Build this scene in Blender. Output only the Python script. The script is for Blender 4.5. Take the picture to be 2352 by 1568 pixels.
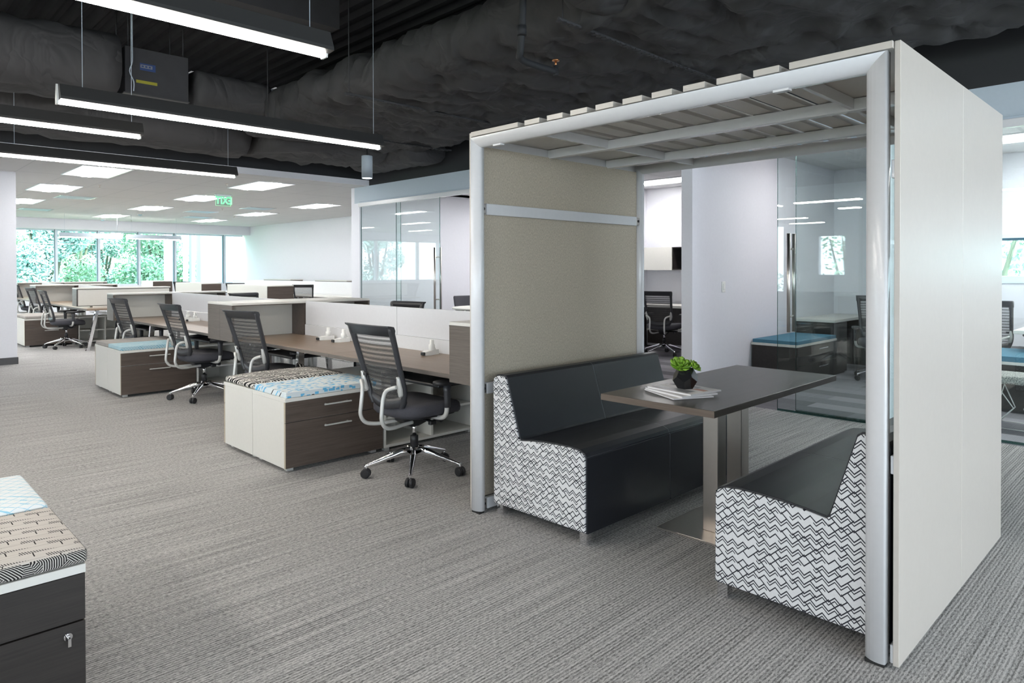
import bpy, bmesh, math, random
from mathutils import Vector, Matrix
PI = math.pi
random.seed(7)
for o in list(bpy.data.objects): bpy.data.objects.remove(o)
C = bpy.context.scene.collection
sc = bpy.context.scene

# ---------------------------------------------------------------- camera
H = 1.345
yaw, pit, rol = math.radians(45.495), math.radians(-.5477), math.radians(-.1217)
F = Vector((math.cos(yaw)*math.cos(pit), math.sin(yaw)*math.cos(pit), math.sin(pit)))
R = Vector((math.sin(yaw), -math.cos(yaw), 0)); U = R.cross(F)
R2 = R*math.cos(rol)+U*math.sin(rol); U2 = U*math.cos(rol)-R*math.sin(rol)
cam = bpy.data.cameras.new('camera'); co = bpy.data.objects.new('camera', cam); C.objects.link(co)
cam.sensor_width = 36; cam.lens = 1574.17/2352*36; cam.shift_y = (633.3-784)/2352
cam.clip_start = .05; cam.clip_end = 300
M = Matrix((R2, U2, -F)).transposed().to_4x4(); M.translation = (0, 0, H)
co.matrix_world = M
sc.camera = co
# ---------------------------------------------------------------- colour management, sky, sun
sc.view_settings.view_transform = 'Standard'; sc.view_settings.look = 'None'
sc.view_settings.gamma = 1; sc.view_settings.use_curve_mapping = False
sc.view_settings.exposure = 1.2
W = bpy.data.worlds.new('sky'); sc.world = W; W.use_nodes = True
bg = W.node_tree.nodes['Background']
bg.inputs[0].default_value = (.80, .91, 1, 1); bg.inputs[1].default_value = 4.0
sun = bpy.data.lights.new('sun', 'SUN'); sun.energy = 9; sun.angle = .02; sun.color = (1, .97, .9)
so = bpy.data.objects.new('sun', sun); C.objects.link(so)
so.rotation_euler = (math.radians(38), 0, math.radians(25))   # shines towards +Y, lights the trees' near side
PEND_E, TROF_E, OFF_E = 35, 22, 11

# ---------------------------------------------------------------- materials
class G:
    def __init__(s, name):
        s.m = bpy.data.materials.new(name); s.m.use_nodes = True
        s.t = s.m.node_tree; s.b = s.t.nodes['Principled BSDF']; s.out = s.t.nodes['Material Output']
    def n(s, typ, **k):
        nd = s.t.nodes.new(typ)
        for a, v in k.items():
            if hasattr(nd, a): setattr(nd, a, v)
        return nd
    def l(s, a, b): s.t.links.new(a, b)
    def setin(s, sock, v):
        if hasattr(v, 'links') or isinstance(v, bpy.types.NodeSocket): s.l(v, sock)
        else: sock.default_value = v
    def ma(s, op, a, b=0., c=0.):
        nd = s.n('ShaderNodeMath', operation=op)
        s.setin(nd.inputs[0], a); s.setin(nd.inputs[1], b); s.setin(nd.inputs[2], c)
        return nd.outputs[0]
    def pos(s):
        c = s.n('ShaderNodeTexCoord'); x = s.n('ShaderNodeSeparateXYZ'); s.l(c.outputs['Object'], x.inputs[0])
        return c.outputs['Object'], x.outputs[0], x.outputs[1], x.outputs[2]
    def wpos(s):
        c = s.n('ShaderNodeNewGeometry'); x = s.n('ShaderNodeSeparateXYZ'); s.l(c.outputs['Position'], x.inputs[0])
        return c.outputs['Position'], x.outputs[0], x.outputs[1], x.outputs[2]
    def comb(s, x, y, z=0.):
        c = s.n('ShaderNodeCombineXYZ')
        for i, v in enumerate((x, y, z)): s.setin(c.inputs[i], v)
        return c.outputs[0]
    def noise(s, vec, scale, detail=3, rough=.5):
        nd = s.n('ShaderNodeTexNoise'); s.l(vec, nd.inputs['Vector'])
        nd.inputs['Scale'].default_value = scale; nd.inputs['Detail'].default_value = detail
        nd.inputs['Roughness'].default_value = rough
        return nd.outputs['Fac']
    def mapv(s, vec, sc_=(1, 1, 1), rot=(0, 0, 0)):
        nd = s.n('ShaderNodeMapping'); s.l(vec, nd.inputs[0])
        nd.inputs['Scale'].default_value = sc_; nd.inputs['Rotation'].default_value = rot
        return nd.outputs[0]
    def mix(s, f, a, b):
        nd = s.n('ShaderNodeMix', data_type='RGBA')
        s.setin(nd.inputs[0], f)
        for k, v in ((6, a), (7, b)):
            if isinstance(v, tuple): v = (*v[:3], 1)
            s.setin(nd.inputs[k], v)
        return nd.outputs[2]
    def rng(s, v, a, b, c=0., d=1.):
        nd = s.n('ShaderNodeMapRange'); s.setin(nd.inputs[0], v)
        for i, q in enumerate((a, b, c, d)): nd.inputs[i+1].default_value = q
        return nd.outputs[0]
    def col(s, v): s.setin(s.b.inputs['Base Color'], (*v, 1) if isinstance(v, tuple) else v)
    def p(s, rough=.5, metal=0., spec=.5, coat=0.):
        s.b.inputs['Roughness'].default_value = rough; s.b.inputs['Metallic'].default_value = metal
        s.b.inputs['Specular IOR Level'].default_value = spec; s.b.inputs['Coat Weight'].default_value = coat
        return s
    def bump(s, h, st=.3, d=.01):
        nd = s.n('ShaderNodeBump'); nd.inputs['Strength'].default_value = st; nd.inputs['Distance'].default_value = d
        s.l(h, nd.inputs['Height']); s.l(nd.outputs[0], s.b.inputs['Normal'])
MT = {}
def flat(name, c, rough=.5, metal=0., spec=.5, coat=0., nz=.03, ns=40):
    g = G(name); v = g.pos()[0]; f = g.noise(v, ns, 2)
    a = tuple(q*(1-nz) for q in c); b = tuple(min(1, q*(1+nz)) for q in c)
    g.col(g.mix(f, a, b)); g.p(rough, metal, spec, coat); MT[name] = g.m; return g
def emit(name, c, e):
    g = G(name); g.col((.8, .8, .8)); g.b.inputs['Emission Color'].default_value = (*c, 1)
    g.b.inputs['Emission Strength'].default_value = e; MT[name] = g.m
flat('wall_paint', (.71, .715, .76), .7); flat('wall_black', (.016, .017, .02), .7)
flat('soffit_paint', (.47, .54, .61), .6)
flat('ceiling_black', (.034, .034, .038), .75, ns=8, nz=.2)
g = flat('duct_black', (.045, .044, .046), .8, ns=5, nz=.2)
_v = g.pos()[0]; _n = g.n('ShaderNodeTexNoise'); g.l(_v, _n.inputs['Vector']); _n.inputs['Scale'].default_value = 2.3; _n.inputs['Detail'].default_value = 2.5; _n.inputs['Distortion'].default_value = .9
_r = g.ma('ABSOLUTE', g.ma('SUBTRACT', _n.outputs['Fac'], .5)); g.bump(g.ma('ADD', g.ma('MULTIPLY', _r, 2.2), _n.outputs['Fac']), .38, .10)
flat('white_metal', (.68, .685, .70), .25, coat=.2); flat('white_laminate', (.65, .64, .60), .40)
flat('screen_white', (.66, .665, .69), .4); flat('white_plastic', (.78, .78, .76), .35); flat('panel_white', (.53, .495, .45), .34)
flat('silver_paint', (.56, .56, .54), .32, .25); flat('chrome', (.8, .8, .82), .07, 1.)
flat('brushed_steel', (.60, .56, .52), .32, 1.); flat('black_plastic', (.014, .014, .016), .42)
flat('charcoal_plastic', (.036, .037, .042), .36); flat('seat_fabric', (.050, .050, .060), .85, ns=200, nz=.3)
flat('leather_black', (.012, .0135, .018), .42, spec=.36, ns=12, nz=.1)
flat('leather_grey', (.048, .056, .066), .36, spec=.6, ns=12, nz=.1)
flat('pendant_grey', (.034, .034, .034), .5); flat('baseboard_grey', (.07, .07, .075), .5)
flat('window_frame', (.62, .70, .78), .4); flat('dark_frame', (.06, .09, .13), .4)
flat('brass', (.55, .26, .12), .3, 1.); flat('rubber', (.012, .012, .012), .6)
flat('edge_band', (.42, .36, .27), .5); flat('pot_black', (.013, .013, .014), .16, spec=.6)
flat('door_teal', (.045, .14, .21), .5); flat('sticker_blue', (.02, .05, .16), .5); flat('sticker_yellow', (.30, .28, .02), .5)
flat('sticker_white', (.2, .2, .22), .5); flat('paper_white', (.72, .70, .70), .5); flat('ink_black', (.02, .02, .02), .4)
flat('ink_orange', (.35, .11, .04), .4); flat('ink_grey', (.28, .29, .31), .4); flat('ink_lilac', (.36, .25, .42), .4)
flat('exit_clear', (.5, .6, .55), .1)
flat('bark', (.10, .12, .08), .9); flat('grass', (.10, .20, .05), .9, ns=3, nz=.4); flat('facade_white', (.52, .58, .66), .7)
flat('vent_blue', (.42, .56, .62), .5); flat('cushion_blue', (.065, .18, .26), .9, ns=300, nz=.25)
flat('ceiling_light_body', (.7, .7, .7), .5)
emit('lamp_pendant', (1, .94, .86), PEND_E); emit('lamp_troffer', (1, .975, .95), TROF_E); emit('lamp_office', (.95, .98, 1), OFF_E)
emit('lamp_end', (1, .98, .95), 3); emit('exit_green', (.0, .62, .09), 1.0); emit('lamp_down', (.8, .9, 1), 2)

def wood(name, a, b, axis='x', rough=.38):
    g = G(name); v = g.pos()[0]
    s = {'x': (2.5, 90, 90), 'y': (90, 2.5, 90), 'z': (90, 90, 2.5)}[axis]
    f = g.noise(g.mapv(v, s), 1.6, 5, .65); f2 = g.noise(g.mapv(v, tuple(q*.25 for q in s)), 1.3, 2)
    k = g.rng(g.ma('ADD', g.ma('MULTIPLY', f, .7), g.ma('MULTIPLY', f2, .3)), .35, .65)
    g.col(g.mix(k, a, b)); g.p(rough, spec=.28 if 'table' in name else .45); g.bump(f, .05, .002); MT[name] = g.m
wood('wood_front', (.060, .045, .037), (.110, .085, .070)); wood('wood_end', (.10, .083, .070), (.16, .137, .118), 'y')
wood('wood_top_sheen', (.20, .145, .10), (.27, .20, .145), 'y', .36); wood('wood_dark', (.030, .026, .025), (.055, .047, .043), 'x', .3)  # desk top's reflected sheen is painted in as a lighter brown of the laminate
wood('wood_table', (.040, .034, .029), (.062, .053, .045), 'x', .33); wood('wood_table_edge', (.085, .066, .052), (.14, .11, .09), 'y', .35)
wood('wood_near', (.016, .013, .012), (.032, .027, .024), 'x', .42)

def carpet():
    g = G('carpet'); v, x, y, z = g.wpos()
    wob = g.noise(v, 3., 2)
    yy = g.ma('ADD', y, g.ma('MULTIPLY', wob, .012))
    ln = g.ma('SINE', g.ma('MULTIPLY', yy, 2*PI/.0135))
    br = g.noise(g.mapv(v, (55, 180, 1)), 1., 3, .7)
    fine = g.noise(g.mapv(v, (160, 420, 1)), 1., 2, .8)
    rowr = g.noise(g.mapv(v, (1.2, 75, 1)), 1., 2)
    k = g.ma('ADD', g.ma('MULTIPLY', ln, .10), g.ma('ADD', g.ma('MULTIPLY', br, 1.15), g.ma('ADD', g.ma('MULTIPLY', fine, .7), g.ma('MULTIPLY', rowr, .5))))
    k = g.rng(k, .95, 1.38)
    big = g.noise(v, .8, 2)
    c = g.mix(k, (.115, .113, .111), (.60, .59, .58))
    g.col(g.mix(g.ma('MULTIPLY', big, .15), c, (.39, .385, .38))); g.p(.95, spec=.15); g.bump(k, .5, .003); MT['carpet'] = g.m
carpet()
def office_carpet():
    g = G('carpet_tile'); v, x, y, z = g.wpos()
    br = g.n('ShaderNodeTexBrick'); g.l(g.mapv(v, (1, 1, 1), (0, 0, PI/2)), br.inputs['Vector'])
    br.inputs['Scale'].default_value = 1; br.inputs['Brick Width'].default_value = .92; br.inputs['Row Height'].default_value = .25
    br.inputs['Mortar Size'].default_value = .001
    br.inputs['Color1'].default_value = (.07, .07, .08, 1); br.inputs['Color2'].default_value = (.34, .33, .36, 1)
    f = g.noise(g.mapv(v, (80, 14, 1)), 1, 3)
    g.col(g.mix(g.ma('MULTIPLY', f, .45), br.outputs[0], (.24, .23, .25))); g.p(.95, spec=.15); MT['carpet_tile'] = g.m
office_carpet()
def ceiling_tile():
    g = G('ceiling_tile'); v, x, y, z = g.wpos()
    def gr(c, p, o): return g.ma('LESS_THAN', g.ma('ABSOLUTE', g.ma('SUBTRACT', g.ma('FRACT', g.ma('DIVIDE', g.ma('ADD', c, o), p)), .5)), .012)
    k = g.ma('MAXIMUM', gr(x, .603, .3), gr(y, 1.5, .9))
    f = g.noise(v, 220, 3)
    base = g.mix(f, (.60, .595, .595), (.67, .665, .665))
    g.col(g.mix(k, base, (.53, .53, .54))); g.p(.9, spec=.2); MT['ceiling_tile'] = g.m
ceiling_tile()
def felt():
    g = G('felt'); v = g.pos()[0]
    f = g.noise(g.mapv(v, (260, 260, 90)), 1, 3, .7); f2 = g.noise(v, 4, 2)
    c = g.mix(g.rng(f, .3, .7), (.38, .335, .268), (.68, .61, .495))
    g.col(g.mix(g.ma('MULTIPLY', f2, .3), c, (.52, .465, .375))); g.p(.95, spec=.1); MT['felt'] = g.m
felt()
def zigzag():
    # woven cream cloth with rows of broken black chevrons, in the panel's Y-Z plane
    g = G('zigzag_fabric'); v, x, y, z = g.pos()
    P_, Hh, A = .044, .0345, .0205
    def tri(c): return g.ma('MULTIPLY', g.ma('ABSOLUTE', g.ma('SUBTRACT', g.ma('FRACT', c), .5)), 2*A)
    row = g.ma('FLOOR', g.ma('DIVIDE', z, Hh))
    w1 = g.n('ShaderNodeTexWhiteNoise', noise_dimensions='1D'); g.l(row, w1.inputs['W'])
    u = g.ma('ADD', g.ma('DIVIDE', y, P_), 0.)
    def line(ph, off, th, slope=1):
        t = g.ma('ADD', z, tri(g.ma('ADD', u, ph))); t = g.ma('DIVIDE', g.ma('ADD', t, off), Hh)
        d = g.ma('ABSOLUTE', g.ma('SUBTRACT', g.ma('FRACT', t), .5))
        return g.ma('LESS_THAN', d, th), g.ma('FLOOR', t)
    a, ra = line(0., 0., .085)
    b, rb = line(.5, .014, .085)
    cell = g.comb(g.ma('FLOOR', g.ma('MULTIPLY', u, 2)), rb, 3.)
    wn = g.n('ShaderNodeTexWhiteNoise'); g.l(cell, wn.inputs['Vector'])
    b = g.ma('MULTIPLY', b, g.ma('LESS_THAN', wn.outputs['Value'], .30))
    c_, rc = line(0., .012, .07)
    cell2 = g.comb(g.ma('FLOOR', g.ma('ADD', u, .25)), rc, 9.)
    wn2 = g.n('ShaderNodeTexWhiteNoise'); g.l(cell2, wn2.inputs['Vector'])
    c_ = g.ma('MULTIPLY', c_, g.ma('LESS_THAN', wn2.outputs['Value'], .72))
    k = g.ma('MAXIMUM', a, g.ma('MAXIMUM', b, c_))
    wv = g.noise(g.mapv(v, (900, 250, 900)), 1, 2)
    g.col(g.mix(k, g.mix(wv, (.50, .50, .51), (.72, .72, .73)), (.030, .030, .038))); g.p(.9, spec=.15)
    MT['zigzag_fabric'] = g.m
zigzag()
def stripes_cell(name, scl, freq, dark, light, topfade):
    g = G(name); v, x, y, z = g.pos()
    vo = g.n('ShaderNodeTexVoronoi', distance='CHEBYCHEV'); g.l(g.mapv(v, (1, .7, 1), (0, 0, .4)), vo.inputs['Vector']); vo.inputs['Scale'].default_value = scl
    sx = g.n('ShaderNodeSeparateColor'); g.l(vo.outputs['Color'], sx.inputs[0])
    ang = g.ma('MULTIPLY', g.ma('FLOOR', g.ma('MULTIPLY', sx.outputs[0], 4)), PI/4)
    s1 = g.ma('ADD', g.ma('MULTIPLY', g.ma('ADD', x, y), g.ma('COSINE', ang)), g.ma('MULTIPLY', g.ma('SUBTRACT', z, y), g.ma('SINE', ang)))
    k = g.ma('GREATER_THAN', g.ma('SINE', g.ma('MULTIPLY', s1, freq)), .0)
    gn = g.n('ShaderNodeNewGeometry'); nz = g.n('ShaderNodeSeparateXYZ'); g.l(gn.outputs['Normal'], nz.inputs[0])
    top = g.rng(nz.outputs[2], .6, .8)
    sel = g.ma('GREATER_THAN', sx.outputs[1], .30)
    k2 = g.ma('MULTIPLY', k, g.ma('SUBTRACT', 1., g.ma('MULTIPLY', g.ma('MULTIPLY', top, sel), topfade)))
    g.col(g.mix(k2, light, dark)); g.p(.9, spec=.15); MT[name] = g.m
def cushion_triangles():
    g = G('cushion_beige_stripe'); v, x, y, z = g.pos()
    vq = g.ma('DIVIDE', y, .047); r = g.ma('FLOOR', vq); vv = g.ma('FRACT', vq)
    uu = g.ma('FRACT', g.ma('ADD', g.ma('DIVIDE', x, .135), g.ma('MULTIPLY', r, .43)))
    tri = g.ma('MULTIPLY', g.ma('LESS_THAN', vv, .5), g.ma('LESS_THAN', uu, g.ma('MULTIPLY', g.ma('SUBTRACT', .55, vv), 1.3)))
    st = g.ma('LESS_THAN', g.ma('FRACT', g.ma('DIVIDE', g.ma('ADD', x, g.ma('MULTIPLY', y, .25)), .0062)), .42)
    tick = g.ma('MULTIPLY', g.ma('LESS_THAN', g.ma('ABSOLUTE', g.ma('SUBTRACT', uu, .80)), .012), g.ma('GREATER_THAN', vv, .4))
    seam = g.ma('MULTIPLY', g.ma('LESS_THAN', vv, .035), .45)
    top = g.ma('MAXIMUM', g.ma('MULTIPLY', tri, st), g.ma('MAXIMUM', tick, seam))
    vo = g.n('ShaderNodeTexVoronoi', distance='CHEBYCHEV'); g.l(v, vo.inputs['Vector']); vo.inputs['Scale'].default_value = 17
    sx = g.n('ShaderNodeSeparateColor'); g.l(vo.outputs['Color'], sx.inputs[0])
    ang = g.ma('MULTIPLY', g.ma('FLOOR', g.ma('MULTIPLY', sx.outputs[0], 4)), PI/4)
    s1 = g.ma('ADD', g.ma('MULTIPLY', g.ma('ADD', x, y), g.ma('COSINE', ang)), g.ma('MULTIPLY', z, g.ma('SINE', ang)))
    side = g.ma('LESS_THAN', g.ma('FRACT', g.ma('DIVIDE', s1, .0058)), .58)
    gn = g.n('ShaderNodeNewGeometry'); nz = g.n('ShaderNodeSeparateXYZ'); g.l(gn.outputs['Normal'], nz.inputs[0])
    isT = g.ma('GREATER_THAN', nz.outputs[2], .75)
    k = g.ma('ADD', g.ma('MULTIPLY', isT, top), g.ma('MULTIPLY', g.ma('SUBTRACT', 1., isT), side))
    w_ = g.noise(g.mapv(v, (8, 90, 90)), 1., 3)
    g.col(g.mix(k, g.mix(w_, (.47, .44, .41), (.60, .575, .545)), (.022, .02, .02))); g.p(.9, spec=.15); MT['cushion_beige_stripe'] = g.m
cushion_triangles()
def cushion_zebra():
    g = G('cushion_zebra'); v, x, y, z = g.pos()
    q = g.ma('MULTIPLY', g.ma('ADD', y, z), 14); r = g.ma('FLOOR', q); fr = g.ma('FRACT', q)
    xs = g.ma('ADD', x, g.ma('MULTIPLY', r, .05))
    cell = g.ma('FRACT', g.ma('DIVIDE', xs, .19))
    ln = g.ma('LESS_THAN', g.ma('FRACT', g.ma('DIVIDE', g.ma('ADD', xs, g.ma('MULTIPLY', fr, .034)), .026)), .34)
    gr = g.ma('GREATER_THAN', g.noise(g.mapv(v, (70, 150, 150)), 1., 2, .6), .50)
    sel = g.ma('LESS_THAN', cell, .58)
    k = g.ma('ADD', g.ma('MULTIPLY', sel, ln), g.ma('MULTIPLY', g.ma('SUBTRACT', 1., sel), gr))
    k = g.ma('MAXIMUM', k, g.ma('LESS_THAN', fr, .10))
    g.col(g.mix(k, (.012, .012, .013), (.66, .64, .60))); g.p(.9, spec=.15); MT['cushion_zebra'] = g.m
cushion_zebra()
def cushion_geo():
    g = G('cushion_geo'); v, x, y, z = g.pos()
    s_ = g.comb(g.ma('MULTIPLY', g.ma('ADD', x, g.ma('MULTIPLY', y, .35)), 38), g.ma('MULTIPLY', g.ma('ADD', y, z), 62))
    vo = g.n('ShaderNodeTexVoronoi', distance='CHEBYCHEV'); g.l(s_, vo.inputs['Vector']); vo.inputs['Scale'].default_value = .8
    sx = g.n('ShaderNodeSeparateColor'); g.l(vo.outputs['Color'], sx.inputs[0])
    d = g.ma('MULTIPLY', g.ma('GREATER_THAN', sx.outputs[0], .52), g.ma('LESS_THAN', vo.outputs['Distance'], .42))
    gn = g.n('ShaderNodeNewGeometry'); nz = g.n('ShaderNodeSeparateXYZ'); g.l(gn.outputs['Normal'], nz.inputs[0])
    c = g.mix(d, (.62, .68, .70), (.13, .42, .66))
    k2 = g.ma('MULTIPLY', g.ma('GREATER_THAN', sx.outputs[1], .96), g.ma('LESS_THAN', vo.outputs['Distance'], .3))
    g.col(g.mix(k2, c, (.02, .02, .02))); g.p(.85, spec=.15); MT['cushion_geo'] = g.m
cushion_geo()
def cushion_diamond(name, light, blue, sc1):
    g = G(name); v, x, y, z = g.pos()
    yz = g.ma('ADD', y, z)
    def ln(a, b, th): return g.ma('LESS_THAN', g.ma('ABSOLUTE', g.ma('SUBTRACT', g.ma('FRACT', g.ma('MULTIPLY', g.ma('ADD', g.ma('MULTIPLY', x, a), g.ma('MULTIPLY', yz, b)), sc1)), .5)), th)
    k = g.ma('MAXIMUM', g.ma('MAXIMUM', ln(1, 1, .04), ln(1, -1, .035)), g.ma('MULTIPLY', ln(1, 1.0, .13), g.ma('GREATER_THAN', g.noise(v, 14, 1), .55)))
    g.col(g.mix(k, light, blue)); g.p(.85, spec=.15); MT[name] = g.m
cushion_diamond('cushion_diamond', (.72, .76, .78), (.30, .58, .72), 20.)
cushion_diamond('cushion_chevron', (.40, .55, .60), (.12, .33, .47), 36.)
flat('cushion_grey', (.33, .31, .29), .9, ns=70, nz=.25)
def mesh_fabric():
    g = G('mesh_fabric'); v, x, y, z = g.pos()
    s1 = g.ma('SINE', g.ma('MULTIPLY', z, 2*PI/.0085)); s2 = g.ma('SINE', g.ma('MULTIPLY', z, 2*PI/.031))
    k = g.rng(g.ma('ADD', g.ma('MULTIPLY', s1, .6), g.ma('MULTIPLY', s2, .5)), -.25, .35)
    a = g.rng(k, 0, 1, .30, .97)
    g.col(g.mix(k, (.17, .165, .16), (.022, .022, .024))); g.p(.8)
    g.setin(g.b.inputs['Alpha'], a); MT['mesh_fabric'] = g.m
mesh_fabric()
def glass(name, tint, refl=1.):
    g = G(name); t = g.t; t.nodes.remove(g.b)
    tr = g.n('ShaderNodeBsdfTransparent'); tr.inputs[0].default_value = (*tint, 1)
    gl = g.n('ShaderNodeBsdfGlossy'); gl.inputs['Roughness'].default_value = 0.0; gl.inputs[0].default_value = (1, 1, 1, 1)
    fr = g.n('ShaderNodeLayerWeight'); fr.inputs[0].default_value = .5
    mx = g.n('ShaderNodeMixShader'); g.l(g.ma('MULTIPLY', g.ma('ADD', .04, g.ma('MULTIPLY', g.ma('POWER', fr.outputs['Facing'], 5.), .96)), refl), mx.inputs[0])
    g.l(tr.outputs[0], mx.inputs[1]); g.l(gl.outputs[0], mx.inputs[2]); g.l(mx.outputs[0], g.out.inputs[0]); MT[name] = g.m
glass('glass_green', (.945, .985, .98), 1.2); glass('glass_window', (.90, .96, .97), .8); glass('glass_edge', (.25, .45, .42), 1.)
def leaf(name, a, b, tr=.35):
    g = G(name); v = g.pos()[0]; f = g.noise(v, 3.0, 2)
    oi = g.n('ShaderNodeNewGeometry')
    c = g.mix(g.ma('MULTIPLY', g.ma('ADD', f, oi.outputs['Random Per Island']), .5), a, b)
    g.col(c); g.p(.5); MT[name] = g.m
leaf('leaf_a', (.12, .34, .26), (.46, .66, .42)); leaf('leaf_b', (.14, .36, .34), (.50, .68, .60)); leaf('succulent', (.13, .30, .02), (.34, .56, .06))

# ---------------------------------------------------------------- mesh builder
class MB:
    def __init__(s): s.bm = bmesh.new(); s.n = 0
    def box(s, x0, x1, y0, y1, z0, z1, bv=0., mat=0, seg=1):
        r = bmesh.ops.create_cube(s.bm, size=1)
        vs = r['verts']
        for v in vs: v.co = Vector(((x0+x1)/2+v.co.x*(x1-x0), (y0+y1)/2+v.co.y*(y1-y0), (z0+z1)/2+v.co.z*(z1-z0)))
        fs = {f for v in vs for f in v.link_faces}
        for f in fs: f.material_index = mat
        if bv:
            es = {e for v in vs for e in v.link_edges}
            r2 = bmesh.ops.bevel(s.bm, geom=list(es), offset=bv, segments=seg, affect='EDGES', profile=.5)
            for f in r2['faces']: f.material_index = mat
        return s
    def poly(s, pts, axis, a0, a1, mat=0, bv=0., seg=2):
        # pts: 2-D outline; axis 'x': pts=(y,z) extruded over x; 'y': (x,z); 'z': (x,y)
        def P3(p, a): return {'x': (a, p[0], p[1]), 'y': (p[0], a, p[1]), 'z': (p[0], p[1], a)}[axis]
        A = [s.bm.verts.new(P3(p, a0)) for p in pts]; B = [s.bm.verts.new(P3(p, a1)) for p in pts]
        n = len(pts); fs = []
        fs.append(s.bm.faces.new(A)); fs.append(s.bm.faces.new(B[::-1]))
        for i in range(n): fs.append(s.bm.faces.new((A[i], B[i], B[(i+1) % n], A[(i+1) % n])))
        bmesh.ops.recalc_face_normals(s.bm, faces=fs)
        for f in fs: f.material_index = mat
        if bv:
            es = list(set(fs[0].edges) | set(fs[1].edges))
            bmesh.ops.bevel(s.bm, geom=es, offset=bv, segments=seg, affect='EDGES', profile=.5)
        return s
    def tube(s, pts, r, n=10, caps=True, mat=0, flat_=1.):
        pts = [Vector(p) for p in pts]; rs = r if isinstance(r, (list, tuple)) else [r]*len(pts)
        rings = []; up = Vector((0, 0, 1)); prev = None
        for i, p in enumerate(pts):
            d = (pts[min(i+1, len(pts)-1)]-pts[max(i-1, 0)]).normalized()
            a = prev if prev is not None else (up.cross(d) if abs(d.z) < .95 else Vector((1, 0, 0)))
            a = (a-d*a.dot(d)).normalized(); prev = a; b = d.cross(a)
            rings.append([s.bm.verts.new(p+(a*math.cos(t)+b*math.sin(t)*flat_)*rs[i]) for t in [2*PI*k/n for k in range(n)]])
        for i in range(len(rings)-1):
            for k in range(n):
                f = s.bm.faces.new((rings[i][k], rings[i][(k+1) % n], rings[i+1][(k+1) % n], rings[i+1][k])); f.smooth = True; f.material_index = mat
        if caps:
            for q in (rings[0][::-1], rings[-1]): s.bm.faces.new(q).material_index = mat
        return s
    def loft(s, secs, mat=0, closed=True, smooth=True):
        rings = [[s.bm.verts.new(p) for p in q] for q in secs]; n = len(rings[0])
        for i in range(len(rings)-1):
            for k in range(n if closed else n-1):
                f = s.bm.faces.new((rings[i][k], rings[i][(k+1) % n], rings[i+1][(k+1) % n], rings[i+1][k])); f.smooth = smooth; f.material_index = mat
        if closed:
            s.bm.faces.new(rings[0][::-1]); s.bm.faces.new(rings[-1])
        return s
    def lathe(s, prof, n=20, cx=0, cy=0, mat=0):
        rings = [[s.bm.verts.new((cx+r*math.cos(2*PI*k/n), cy+r*math.sin(2*PI*k/n), z)) for k in range(n)] for r, z in prof]
        for i in range(len(rings)-1):
            for k in range(n):
                f = s.bm.faces.new((rings[i][k], rings[i][(k+1) % n], rings[i+1][(k+1) % n], rings[i+1][k])); f.smooth = True; f.material_index = mat
        s.bm.faces.new(rings[0][::-1]).material_index = mat; s.bm.faces.new(rings[-1]).material_index = mat
        return s
    def quad(s, a, b, c, d, mat=0):
        f = s.bm.faces.new([s.bm.verts.new(p) for p in (a, b, c, d)]); f.material_index = mat; return s
    def xf(s, m):
        bmesh.ops.transform(s.bm, matrix=m, verts=s.bm.verts); return s
def build(name, mb, mat, parent=None, loc=None, smooth=False, recalc=True):
    if recalc: bmesh.ops.recalc_face_normals(mb.bm, faces=mb.bm.faces)
    me = bpy.data.meshes.new(name); mb.bm.to_mesh(me); mb.bm.free()
    for m in (mat if isinstance(mat, (list, tuple)) else [mat]): me.materials.append(MT[m])
    if smooth:
        for p in me.polygons: p.use_smooth = True
    o = bpy.data.objects.new(name, me); C.objects.link(o)
    if parent: o.parent = parent
    if loc: o.location = loc
    return o
def tag(o, label, cat, group=None, kind=None):
    if label: o['label'] = label
    if cat: o['category'] = cat
    if group: o['group'] = group
    if kind: o['kind'] = kind
    return o
def thing(name, label, cat, loc=(0, 0, 0), rz=0, group=None):
    o = bpy.data.objects.new(name, None); C.objects.link(o); o.empty_display_size = .1
    o.location = loc; o.rotation_euler = (0, 0, rz); return tag(o, label, cat, group)
def struct(name, mb, mat, parent=None, label=None):
    o = build(name, mb, mat, parent)
    if not parent: o['kind'] = 'structure'
    if label: o['label'] = label
    return o
def kids(o): return [c for c in bpy.data.objects if c.parent == o]
TREE = {}
def dup(root, loc, rz=0, label=None, group=None, scale=None):
    if root.name not in TREE: TREE[root.name] = [(c, kids(c)) for c in kids(root)]
    r = root.copy(); C.objects.link(r); r.location = loc; r.rotation_euler = (0, 0, rz)
    if label: r['label'] = label
    if group: r['group'] = group
    if scale: r.scale = scale
    for ch, gs in TREE[root.name]:
        c = ch.copy(); C.objects.link(c); c.parent = r
        for g_ in gs:
            d = g_.copy(); C.objects.link(d); d.parent = c
    return r
def B(*a, **k): return MB().box(*a, **k)

# ================================================================ SETTING
XW, YP = 6.37, 3.79           # glass front of the offices, office partition
ZC, ZD = 2.753, 4.1           # suspended ceiling, deck
XF = 10.23                    # far wall of the offices
YWIN, XR = 22.4, 9.64
struct('floor', B(-14, 6.36, -6, 23, -.1, 0), 'carpet')
struct('floor_far', B(6.36, XR+.2, 10.36, 23, -.1, 0), 'carpet')
struct('floor_office', B(6.36, XF+.3, -3, 10.36, -.1, 0), 'carpet_tile')
# dark deck with corrugated ribs along Y
m = MB(); n = 0
x = -10.05
pts = []
while x < 6.6:
    pts += [(x, ZD), (x+.05, ZD-.045), (x+.10, ZD-.045), (x+.15, ZD)]; x += .2
pts += [(x, ZD+.1), (-10.05, ZD+.1)]
m.poly(pts, 'y', -6, 9.9)
struct('ceiling_deck', m, 'ceiling_black')
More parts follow.
